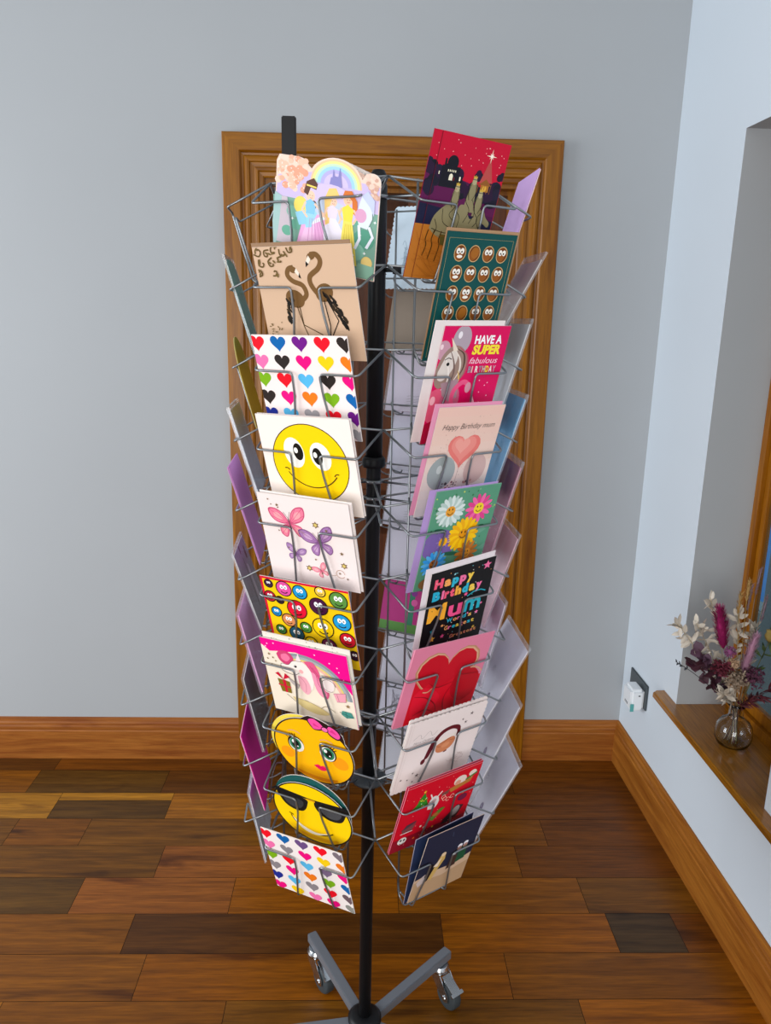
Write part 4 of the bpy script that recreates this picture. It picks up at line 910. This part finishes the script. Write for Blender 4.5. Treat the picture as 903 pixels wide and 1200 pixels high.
for i in range(7): A.curve([(98+random.uniform(0, 34), 30+random.uniform(-8, 20)), (108+random.uniform(0, 30), 36+random.uniform(-8, 16)), (116+random.uniform(0, 24), 30+random.uniform(-8, 20))], .4, '#b09894', n=4)
A.line([(4, 3), (4, 147)], .6, '#cfc2be'); A.line([(9, 3), (9, 147)], .4, '#d8ccc8')
me = card_mesh(scallop(W, 148), '#efe2de', A, '#efe6e4')
place_card('FR', 8, me, 'white scallop-edged card with a small bearded face in a dark red hat', u=-.008, lift=-.002, roll=-.018)
place_card('FR', 8, card_mesh(scallop(W, 148), '#e9dcd8', Art(W, 148), '#efe6e4'), 'second white scalloped card directly behind the dark red hat card', u=-.006, n=-.004, lift=.004, roll=-.012)

# red christmas toys
W, H = 152, 153
A = Art(W, H)
A.rect(0, 0, W, 30, '#8c1228'); A.rect(2, 30, W, 147, '#c4102a'); A.line([(0, 148.5), (152, 148.5)], .8, '#e8a0a8')
A.poly([(20, 92), (56, 92), (40, 108), (50, 108), (38, 124), (30, 108), (34, 108)], '#2f7a2c'); A.poly([(24, 92), (54, 92), (40, 126)], '#357f2c'); A.star(39, 128, 4, '#e8b040')
for i in range(12): A.ell(random.uniform(30, 48), random.uniform(94, 112), 1.2, random.choice(['#e8d040', '#e04030', '#f0ece0']), n=6)
A.poly(spl([(56, 80), (54, 96), (62, 108), (72, 104), (76, 90), (70, 78), (56, 80)], 4), '#e4ddd8'); A.line([(60, 104), (54, 116)], 2.6, '#e4ddd8'); A.line([(70, 104), (78, 114)], 2.6, '#e4ddd8'); A.ell(65, 97, 5, '#c8a8a8')
A.ell(112, 124, 13, '#e8d6cc', ry=11); A.ell(108, 120, 6, '#d89a84'); A.poly([(92, 112), (122, 118), (140, 124), (136, 112), (98, 102)], '#b0763c'); A.ell(136, 132, 8, '#e8d6cc', ry=7); A.line([(124, 120), (146, 130)], 4, '#3c7a3c'); A.poly([(78, 108), (94, 112), (92, 102), (80, 100)], '#7c4a44')
for x, y in ((88, 92), (96, 88), (104, 92), (84, 98)): A.arc(x, y, 4, 0, 320, 1, '#f0c8b8')
A.line([(112, 88), (120, 94), (128, 88), (136, 96)], 1.4, '#e8a030'); A.poly([(12, 52), (40, 58), (34, 44), (16, 42)], '#7a4a4c'); A.poly([(14, 50), (38, 60), (40, 64), (20, 60)], '#4c3a44'); A.line([(12, 42), (36, 42)], 1.8, '#e4ddd8')
A.ell(20, 24, 9, '#f0eae4', ry=8); A.ell(17, 26, 2.2, '#201418', ry=2.6); A.ell(24, 25, 2.2, '#201418', ry=2.6); A.arc(20, 22, 5, 200, 340, 1, '#201418')
A.poly([(64, 52), (86, 72), (96, 70), (76, 46)], '#5f7a34'); A.ell(78, 60, 6, '#a86a3c', ry=4); A.poly([(98, 34), (124, 62), (140, 56), (130, 30)], '#46242c'); A.ell(124, 48, 8, '#9c8f8c', ry=12, rot=-20); A.poly([(98, 26), (116, 26), (112, 44)], '#2b2428'); A.ell(130, 78, 10, '#6c2040', ry=8)
for x, y in ((52, 44), (60, 38), (44, 20), (66, 20), (80, 30)): A.ell(x, y, 2.4, random.choice(['#e8b040', '#e06a30', '#f0d8c8']), n=8)
for i in range(40): A.ell(random.uniform(4, 148), random.uniform(10, 145), .8, '#f2c0b8', n=5)
me = card_mesh(rect_outline(W, H), '#b8102c', A, '#efe6e4', edge='#d88090')
place_card('FR', 9, me, 'red Christmas card scattered with a green tree, white bunny and toys', u=-.010, lift=.002, roll=-.02)
place_card('FR', 9, card_mesh(rect_outline(W, 152), '#a81238', Art(W, 152), '#efe6e4', edge='#d88090'), 'dark red card close behind the red Christmas toy card', u=-.009, n=-.004, lift=.003, roll=-.012)

# dark night card
W, H = 118, 162
A = Art(W, H)
A.rect(0, 0, W, 64, '#b89a7c'); A.poly([(0, 60), (30, 66), (70, 58), (118, 70), (118, 50), (60, 40), (0, 50)], '#cbb096')
A.poly([(0, 160), (118, 160), (118, 70), (80, 58), (40, 62), (0, 56)], '#23283c')
A.poly([(6, 46), (16, 60), (30, 66), (30, 48), (12, 34)], '#cfc0bc'); A.poly([(20, 56), (30, 84), (38, 76), (40, 52), (26, 40)], '#16181e'); A.poly([(30, 44), (44, 96), (54, 100), (56, 84), (46, 62), (38, 40)], '#c8a868'); A.poly([(34, 74), (48, 92), (44, 70)], '#ead8c4'); A.ell(50, 98, 5, '#e0c8a8')
A.poly([(66, 50), (70, 78), (84, 82), (86, 54)], '#43302c'); A.ell(76, 86, 4.5, '#e6dcd8'); A.poly([(84, 58), (86, 96), (102, 98), (104, 62)], '#1f5038'); A.ell(84, 102, 5, '#eceaf0'); A.ell(96, 104, 5, '#eceaf0'); A.ell(84, 96, 5, '#b08a80'); A.ell(96, 98, 5, '#b08a80'); A.line([(56, 150), (57, 138)], .8, '#4c5c78')
me = card_mesh(rect_outline(W, H), '#20253a', A, '#8f929c', edge='#c8b8ac')
place_card('FR', 10, me, 'dark navy card with small carol figures in the lowest right pocket', u=.014, lift=.004, roll=-.012)
place_card('FR', 10, card_mesh(rect_outline(118, 160), '#27324e', Art(118, 160), '#8f929c', edge='#a8a8b8'), 'folded navy card leaning behind the dark carol figures card', u=.011, n=-.005, lift=.003, roll=.06, tilt=.26)

# ---- side and rear columns: only the backs of these cards are seen
def barcode(A, x, y, w=18, h=9, c='#2c2c34'):
    A.rect(x-1.5, y-3.5, x+w+1.5, y+h+1.5, '#f2f0f2')
    xx = x
    while xx < x+w: d = random.choice((.5, .9, 1.3)); A.rect(xx, y, xx+d, y+h, c); xx += d+random.choice((.6, 1.0))
    A.rect(x, y-2.6, x+w, y-1.2, c)
def backside(W, H, base, front, kind='plain', outline=None, edge='#e9e4e4', ic='#8a8690'):
    A = Art(W, H); A._b = True
    if kind == 'sticker': A.ell(W*.72, H*.42, 6, '#6b5a80', ry=8); A.ell(W*.72, H*.42, 3.6, '#85749a', ry=5); A.arc(W*.45, H*.62, 5, 0, 350, .7, '#a09cac'); A.line([(W*.42, H*.61), (W*.48, H*.64)], .8, '#8c88a0'); A.rect(W*.4, H*.1, W*.6, H*.115, ic)
    if kind == 'text':
        for i in range(4): squiggle(A, W*.3, 14+i*5, W*.4, ic, .6)
        A.rect(W*.2, 9, W*.34, 11, ic); A.rect(W*.6, 9, W*.8, 11, ic)
    if kind == 'bar': barcode(A, W*.62, 12)
    if kind == 'draw':
        for i in range(12): A.curve([(W*.25+random.uniform(-14, 14), H*.4+random.uniform(-40, 30)) for _ in range(4)], .8, ic, n=4)
        A.rect(W*.4, H*.5, W*.62, H*.53, '#55505c'); A.rect(W*.42, H*.44, W*.6, H*.46, '#55505c')
    return card_mesh(outline or rect_outline(W, H), front, A, base, edge=edge)

# left side column
place_card('L', 2, backside(125, 148, '#45aa9f', '#2f7f78', 'plain', outline=[(2, 0), (123, 0), (125, 118), (120, 136), (104, 146), (60, 148), (14, 144), (0, 128)], edge='#a9b8b4'), 'teal round-topped card in clear sleeve, highest on the left side', sleeve=(130, 152), tilt=0.30)
place_card('L', 3, backside(150, 142, '#c89c20', '#a98a20', 'plain', outline=[(0, 0), (150, 0)]+[(75+75*cos(a), 68+74*sin(a)) for a in [i*pi/14 for i in range(0, 15)]], edge='#c8b878'), 'mustard round-topped card edge-on at the left, under the teal one', tilt=0.27)
place_card('L', 4, backside(128, 144, '#d8e0ee', '#dcdfe6', 'plain', edge='#dfe3e8'), 'pale silvery blue card in clear sleeve, on left beside smiley card', env=('#d6deec', 0, 2, 130, 143), sleeve=(134, 151), tilt=0.30)
place_card('L', 5, backside(128, 168, '#e4a2e0', '#c98ccb', 'plain', edge='#d8a8d8'), 'orchid pink envelope card on left beside the butterfly card', env=('#dc98d8', -2, 4, 132, 165), tilt=0.29)
Aq = Art(128, 134); Aq._b = True; Aq.ell(100, 110, 7, '#5c2f28', ry=12); Aq.ell(60, 128, 6, '#6a4a50', ry=10); Aq.poly([(70, 20), (90, 30), (88, 90), (76, 96)], '#e8e8ec'); Aq.line([(60, 20), (64, 110)], 3, '#3a3438')
place_card('L', 6, card_mesh(rect_outline(128, 134), '#e6e6e8', Aq, '#a9adb0', edge='#e0e0e0'), 'greyish white card with brown blots, on left side above a pink card', sleeve=(134, 140), tilt=0.32)
place_card('L', 7, backside(140, 144, '#e8aadc', '#c987bb', 'plain', edge='#dda8cc'), 'soft pink envelope card on left beside the monster face card', env=('#e6a8dc', 0, 2, 146, 143), sleeve=(150, 149), tilt=0.26)
place_card('L', 8, backside(130, 138, '#23282e', '#23282e', 'plain', edge='#e9e4e8'), 'black card with white edges on left beside the unicorn card', tilt=0.23, sleeve=(140, 143), env=('#23282c', 3, 0, 132, 139))
place_card('L', 9, backside(150, 150, '#ea22a6', '#c01c98', 'plain', edge='#f0c8dc'), 'bright magenta envelope card at lower left beside girl smiley', env=('#ea20a4', 0, 0, 152, 151), tilt=0.26)
place_card('L', 10, backside(130, 140, '#cfdde8', '#d6dde4', 'plain', edge='#e4e8ec'), 'pale blue-grey card lowest on the left side, below the magenta envelope', tilt=0.19, sleeve=(136, 147))

# right side column
place_card('R', 1, backside(125, 172, '#c9a4d6', '#c9a4d6', 'plain', edge='#f0d8dc'), 'light lilac envelope card, topmost at the far right', env=('#c8a2d8', 0, 0, 128, 173), tilt=0.29)
place_card('R', 2, backside(125, 168, '#b8aea8', '#c8c0ba', 'plain', edge='#d8d4d2'), 'grey-brown card in clear sleeve leaning far out, second on right side', sleeve=(132, 181), tilt=.48, n=-.0175)
place_card('R', 3, backside(130, 172, '#dadfe4', '#d8dce0', 'plain', edge='#e8eaec'), 'silvery card in tall clear sleeve beside the super fabulous card', sleeve=(138, 181), tilt=0.28)
place_card('R', 4, backside(130, 168, '#4aa8dc', '#2f8fc8', 'plain', edge='#b8d8e8'), 'bright blue card in clear sleeve beside the heart balloon card', sleeve=(136, 177), env=('#48aadc', 0, 0, 130, 169), tilt=0.29)
place_card('R', 5, backside(134, 170, '#c9bcc4', '#a3345c', 'draw', edge='#d890a8'), 'crimson edged card in clear sleeve beside the daisy card', sleeve=(140, 181), env=('#a03a60', 2, 4, 138, 167), tilt=0.28)
place_card('R', 6, backside(130, 163, '#ecc8d2', '#e2a8bc', 'plain', edge='#f0c0d0'), 'rose pink sleeved card beside the black birthday card', sleeve=(138, 172), tilt=0.31)
place_card('R', 7, backside(130, 154, '#ded2e2', '#d8cfdc', 'plain', edge='#e8dcec'), 'pale lilac-grey card beside lower half of black birthday card', sleeve=(136, 162), tilt=0.23)
for t, tl, lb in ((8, .48, 'white-backed sleeved card leaning out beside the red heart card'), (9, .40, 'white-backed sleeved card leaning out beside scalloped white card'), (10, .47, 'white-backed sleeved card leaning out lowest on the right side')):
    place_card('R', t, backside(152, 204, '#dcdbe8', '#e4e2e6', 'sticker', edge='#e8e4ea'), lb, sleeve=(155, 211), tilt=tl, n=-(.1*sin(tl)-.0296)-.0015, lift=.002, group='white-backed sleeved cards on the right side')

# rear right column, seen through the wires
place_card('BR', 1, backside(150, 150, '#cfdde8', '#e8ecf0', 'draw', outline=scallop(150, 150, 4.2, True), ic='#a8b8c4'), 'pale blue-white scalloped card seen through the top wires', roll=.0)
place_card('BR', 2, backside(140, 150, '#8a7c6c', '#a89478', 'plain', edge='#a89c8c'), 'kraft brown envelope card seen through wires under the scalloped one', env=('#8c7e70', 0, 0, 144, 152))
place_card('BR', 3, backside(140, 150, '#cfc6d4', '#c84a80', 'text', edge='#c86890'), 'pink edged card back with small print, seen through the wires', sleeve=(150, 158), env=None)
place_card('BR', 4, backside(128, 165, '#c6c4d2', '#e0dce4', 'plain'), 'plain lavender-white card back behind the middle hub wires', sleeve=(132, 170))
place_card('BR', 5, backside(140, 160, '#c3c0cc', '#e0dce4', 'text'), 'white card back with tiny print, seen behind the daisy card', sleeve=(144, 164))
place_card('BR', 6, backside(140, 160, '#c9c5d0', '#e0dce4', 'bar', ic='#888490'), 'white card back with lines of print below the daisy card', sleeve=(144, 164))
Aq = Art(150, 156); Aq._b = True; Aq.rect(0, 0, 150, 22, '#5f8c4c'); Aq.rect(0, 22, 150, 156, '#a83c78'); Aq.poly([(60, 20), (72, 20), (70, 100), (58, 110)], '#3c7860')
for i in range(14): Aq.ell(random.uniform(10, 140), random.uniform(30, 140), 7, random.choice(['#b84888', '#c86098', '#7c3c84', '#8c4a90']), n=12)
barcode(Aq, 108, 28)
place_card('BR', 7, card_mesh(rect_outline(150, 156), '#e0c8d4', Aq, '#a83c78', edge='#d8a8c0'), 'magenta and green card back with barcode, behind the black card')
place_card('BR', 8, backside(140, 158, '#cbc8d2', '#e0dce4', 'bar'), 'grey-white card back behind the pink edge of red heart card', sleeve=(146, 164))
place_card('BR', 9, backside(150, 150, '#c9c8d4', '#e0dce4', 'draw'), 'white card back with sketchy drawing, left of scalloped white card', sleeve=(154, 156))
place_card('BR', 10, backside(140, 150, '#bfc0c8', '#e0dce4', 'plain'), 'grey card back in the lowest rear pocket near the hub plate', sleeve=(144, 156))


# ------------------------------------------------------------------ vase of dried flowers on the sill
VX, VY = 1.013, 1.781
vase = empty('glass_vase', (VX, VY, SZ)); tag(vase, 'small round clear glass vase standing on the wooden window sill', 'vase')
b = bmesh.new()
po = [(.001, .0008), (.030, .0008), (.040, .006), (.046, .020), (.0475, .036), (.044, .056), (.034, .070), (.0215, .078), (.0185, .086), (.0185, .108), (.0215, .118)]
pi_ = [(.0195, .118), (.0165, .108), (.0165, .087), (.0195, .080), (.032, .068), (.0415, .055), (.0450, .036), (.0435, .021), (.037, .009), (.028, .0055), (.001, .005)]
lathe(b, po+pi_, 40, cap=False); bmesh.ops.remove_doubles(b, verts=b.verts, dist=1e-5)
bmesh.ops.recalc_face_normals(b, faces=b.faces)
obj('vase_body', b, mat('clear_glass', '#f4f8f8', .02, Transmission_Weight=1.0, IOR=1.45), vase)
G = Vector((VX, VY, SZ))
def bq(px, py, dy=0.):
    zr = (872-py)*.00242; return Vector((.0022*(px-857-60*zr)*.97, dy, zr))
def stem_path(tip, k=0):
    foot = Vector((random.uniform(-.018, .018), random.uniform(-.018, .018), .008)); neck = Vector((tip.x*.05, tip.y*.05, .098)).to_3d()
    neck.x = max(-.010, min(.010, tip.x*.12)); neck.y = max(-.010, min(.010, tip.y*.12))
    return [Vector(p) for p in spl([foot, neck*1.0, neck*.4+tip*.6+Vector((0, 0, .01)), tip], 5)]
def new_stem(name, label, tip, col, r=.0009, cat='dried flower', group=None):
    o = empty(name, G); tag(o, label, cat, group); P = stem_path(tip)
    b = bmesh.new(); tube(b, P, r, 5); obj('stem', b, mat('stem_'+col, col, .7), o); return o, P
def leafshape(bm_, c, d, n, l, w, fold=.2):
    d = d.normalized(); s = d.cross(n).normalized()*w/2; n = d.cross(s).normalized()
    L = [c, c+d*l*.3+s, c+d*l*.7+s*.8, c+d*l, c+d*l*.7-s*.8, c+d*l*.3-s]; m1, m2 = c+d*l*.3-n*w*fold, c+d*l*.7-n*w*fold
    V = [bm_.verts.new(p) for p in L]; a, e = bm_.verts.new(m1), bm_.verts.new(m2)
    for q in ((V[0], V[1], a), (V[1], V[2], e, a), (V[2], V[3], e), (V[3], V[4], e), (V[4], V[5], a, e), (V[5], V[0], a)): bm_.faces.new(q).smooth = True
def rv(): return Vector((random.gauss(0, 1), random.gauss(0, 1), random.gauss(0, 1))).normalized()
def leafy(o, P, col, n, l, w, t0=.55, part='leaves', spread=1.0, end=True):
    b = bmesh.new()
    for i in range(n):
        t = t0+(1-t0)*i/max(1, n-1); k = min(len(P)-2, int(t*(len(P)-1))); d = (P[k+1]-P[k]).normalized(); r = rv()
        leafshape(b, P[k]+(P[k+1]-P[k])*random.random(), (d*.6+r*spread).normalized(), rv(), l*random.uniform(.7, 1.15), w)
    obj(part, b, mat('leaf_'+col, col, .65), o)
def plume(o, c, d, L, R, col, n=260, part='plume', l=.016, w=.0012, col2=None):
    b = bmesh.new(); d = d.normalized(); s = d.cross(Vector((0, 1, .3))).normalized(); q = d.cross(s)
    for i in range(n):
        t = random.random(); a = random.uniform(0, 2*pi); rr = R*sin(pi*min(1, t*.92+.06))**.7*random.uniform(.2, 1); out = s*cos(a)+q*sin(a)
        leafshape(b, c+d*L*(t-.5)+out*rr*.35, (d*1.0+out*random.uniform(.35, .8)), out, l, w, .1)
    core = [c+d*L*(k/8-.5) for k in range(9)]; tube(b, core, [R*.28*sin(pi*(k/8*.86+.07)) for k in range(9)], 8)
    obj(part, b, mat('plume_'+col, col, .8), o)
def ball(o, c, r, col, n=150, part='bloom', l=.007):
    b = bmesh.new()
    for i in range(n): v = rv(); leafshape(b, c+v*r*.55, v, rv(), l, .0022, .1)
    lathe(b, [(r*.05, -r*.5), (r*.4, -r*.3), (r*.5, 0), (r*.4, r*.3), (r*.05, r*.5)], 10, c); obj(part, b, mat('bloom_'+col, col, .8), o)
random.seed(21)
t = bq(845, 716); o, P = new_stem('dried_bunny_tail', 'deep magenta dried grass plume standing tall in the bouquet', t, '#7a5a40')
plume(o, bq(844, 738), Vector((-.22, 0, 1)), .105, .040, '#a0145f', 700, l=.022, w=.0016)
t = bq(846, 752, -.03); o, P = new_stem('dried_thistle', 'round mauve dried thistle head below the magenta plume', t, '#7a6a50'); ball(o, bq(848, 758, -.03), .017, '#8c4a78')
t = bq(880, 745, -.02); o, P = new_stem('dried_feather_grass', 'pale pink dried feathery plume right of the magenta one', t, '#a08a70'); plume(o, bq(873, 764, -.02), Vector((.22, 0, 1)), .105, .026, '#c896b0', 420, l=.02, w=.0014)
for px, py, dy, lb in ((790, 731, .0, 'cream leaf sprig reaching furthest left out of the vase'), (818, 735, .02, 'cream leaf sprig between leftmost sprig and magenta plume'), (837, 708, .03, 'cream leaf sprig rising behind the magenta plume'), (866, 722, .01, 'cream leaf sprig between magenta plume and wheat ears'), (840, 806, -.03, 'low cream leaf sprig hanging just left of the vase neck'), (889, 738, .02, 'cream leaf sprig on the right behind the pink feathery plume')):
    o, P = new_stem('dried_ruscus_sprig', lb, bq(px, py, dy), '#b8a888', group=None); leafy(o, P, '#cfc5b6', 34, .032, .013, .5)
for px, py, dy, lb, n in ((812, 757, -.02, 'dusky purple eucalyptus sprig with round leaves, upper left', 18), (806, 772, -.01, 'dark plum berry-leaf sprig reaching left below the eucalyptus', 22)):
    o, P = new_stem('dried_eucalyptus', lb, bq(px, py, dy), '#4a2c34')
    b = bmesh.new()
    for i in range(n):
        k = int((.45+.55*i/n)*(len(P)-1)); v = rv(); leafshape(b, P[min(k, len(P)-1)], v+Vector((-.3, 0, .2)), rv(), .030, .028, .1)
    obj('leaves', b, mat('leaf_plum'+str(n), '#4e3244' if n == 18 else '#421c2c', .6), o)
o, P = new_stem('dried_twig', 'thin dark twig with tiny leaves poking out over the right wall', bq(785, 771, -.02), '#2c2a30'); leafy(o, P, '#2c2f38', 14, .010, .004, .82)
for px, py, dy, lb in ((876, 684, .0, 'golden dried wheat ear, tallest in the bouquet'), (868, 700, .01, 'golden thin dried grass ear left of the tallest wheat ear')):
    o, P = new_stem('dried_wheat', lb, bq(px, py, dy), '#b09050'); plume(o, bq(px, py+12, dy), Vector((.05, 0, 1)), .055, .007, '#b8935a', 90, 'ear', .014, .002)
for px, py, dy, lb in ((889, 672, .0, 'tall mauve-grey lavender spike nearest the window frame'), (884, 692, .02, 'shorter mauve-grey lavender spike behind the wheat'), (894, 700, -.01, 'rightmost mauve-grey lavender spike over the glass')):
    o, P = new_stem('dried_lavender', lb, bq(px, py, dy), '#8a7868'); plume(o, bq(px-1, py+14, dy), Vector((.1, 0, 1)), .07, .007, '#8d7680', 110, 'flower_spike', .007, .002)
for px, py, dy, r, c, lb in ((852, 787, -.04, .030, '#a08c78', 'beige cluster of tiny dried blossoms above the vase neck'), (838, 776, -.03, .024, '#6c2234', 'dark red dried blossom cluster left of the beige one'), (872, 786, -.035, .030, '#6a3a52', 'dusty purple dried blossom cluster above the vase'), (850, 770, -.035, .012, '#c8a888', 'small cream dried rosebud in the middle of the bouquet')):
    o, P = new_stem('dried_flower_stem', lb, bq(px, py+4, dy), '#7a6248')
    b = bmesh.new()
    for i in range(120):
        v = rv(); c0 = bq(px, py, dy)+v*r*random.uniform(.3, 1)
        for j in range(5): leafshape(b, c0, rv(), rv(), .0075, .004, .1)
    obj('blossoms', b, mat('blossom_'+c, c, .8), o)
for px, py, dy, lb, c in ((897, 800, -.03, 'long burgundy leaf spray leaning right beyond the vase', '#5c1a28'), (884, 806, -.04, 'short burgundy leaf spray just right of the vase neck', '#66222e'), (868, 812, -.045, 'burgundy leaf spray drooping over the vase neck', '#5a1c26')):
    o, P = new_stem('dried_leaf_spray', lb, bq(px, py, dy), '#5a2a28'); leafy(o, P, c, 20, .030, .006, .4, spread=.7)
o, P = new_stem('dried_poppy_pod', 'green and ochre dried pod at the right edge of bouquet', bq(900, 742, -.02), '#7c7a3c')
b = bmesh.new(); lathe(b, [(.002, -.018), (.012, -.010), (.015, 0), (.011, .011), (.013, .014), (.003, .017)], 14, bq(899, 742, -.02)); obj('pod', b, mat('ochre_pod', '#9a8240', .7), o); leafy(o, P, '#54683a', 16, .045, .010, .6)


# ------------------------------------------------------------------ light and camera
w = bpy.data.worlds.new('World'); SC.world = w; w.use_nodes = True
bg = w.node_tree.nodes['Background']; bg.inputs[0].default_value = (.88, .94, 1.0, 1); bg.inputs[1].default_value = .43
def area(name, loc, tgt, size, power, col, sy=None):
    l = bpy.data.lights.new(name, 'AREA'); l.energy = power; l.size = size; l.color = col
    if sy: l.shape = 'RECTANGLE'; l.size_y = sy
    o = bpy.data.objects.new(name, l); COL.objects.link(o); o.location = loc
    o.rotation_euler = (Vector(tgt)-Vector(loc)).to_track_quat('-Z', 'Y').to_euler(); return o
area('window_daylight', (-3.4, .9, 1.5), (.9, 1.5, .9), 2.0, 98, (.90, .95, 1.0), 1.9)
area('frontal_fill', (-.75, -2.1, 1.15), (.3, 2.2, .75), 1.6, 62, (1.0, .98, .96), 1.7)  # frontal fill lamp, added behind the camera to brighten rack and back wall
area('ceiling_bounce', (0, -.2, 2.65), (0, 1.2, 0), 2.2, 8, (1, .97, .93))
area('outdoor_daylight', (1.22, 3.5, 2.3), (1.62, 2.5, .9), 1.0, 34, (.95, .98, 1.0))

f = 905.; cc = (451.5, 600.)
dn = Vector((377-cc[0], 4220-cc[1], f)).normalized(); fw = Vector((410-cc[0], 372-cc[1], f)); fw = (fw-dn*fw.dot(dn)).normalized()
upv = -dn; rt = dn.cross(fw)
# columns of camera matrix = camera axes in world; image axes (right, down, forward) -> camera (x, -y, -z)
Mw = Matrix((rt, fw, upv))          # rows: world axes written in image axes
R = Mw @ Matrix(((1, 0, 0), (0, -1, 0), (0, 0, -1)))
cam = bpy.data.cameras.new('Camera'); co = bpy.data.objects.new('Camera', cam); COL.objects.link(co)
m4 = R.to_4x4(); m4.translation = (0, 0, 1.5); co.matrix_world = m4
cam.sensor_fit = 'VERTICAL'; cam.sensor_height = 24; cam.lens = f/1200*24; cam.clip_start = .02
SC.camera = co
vs_ = SC.view_settings; vs_.view_transform = 'Standard'; vs_.look = 'None'; vs_.gamma = 1; vs_.exposure = 0; vs_.use_curve_mapping = False
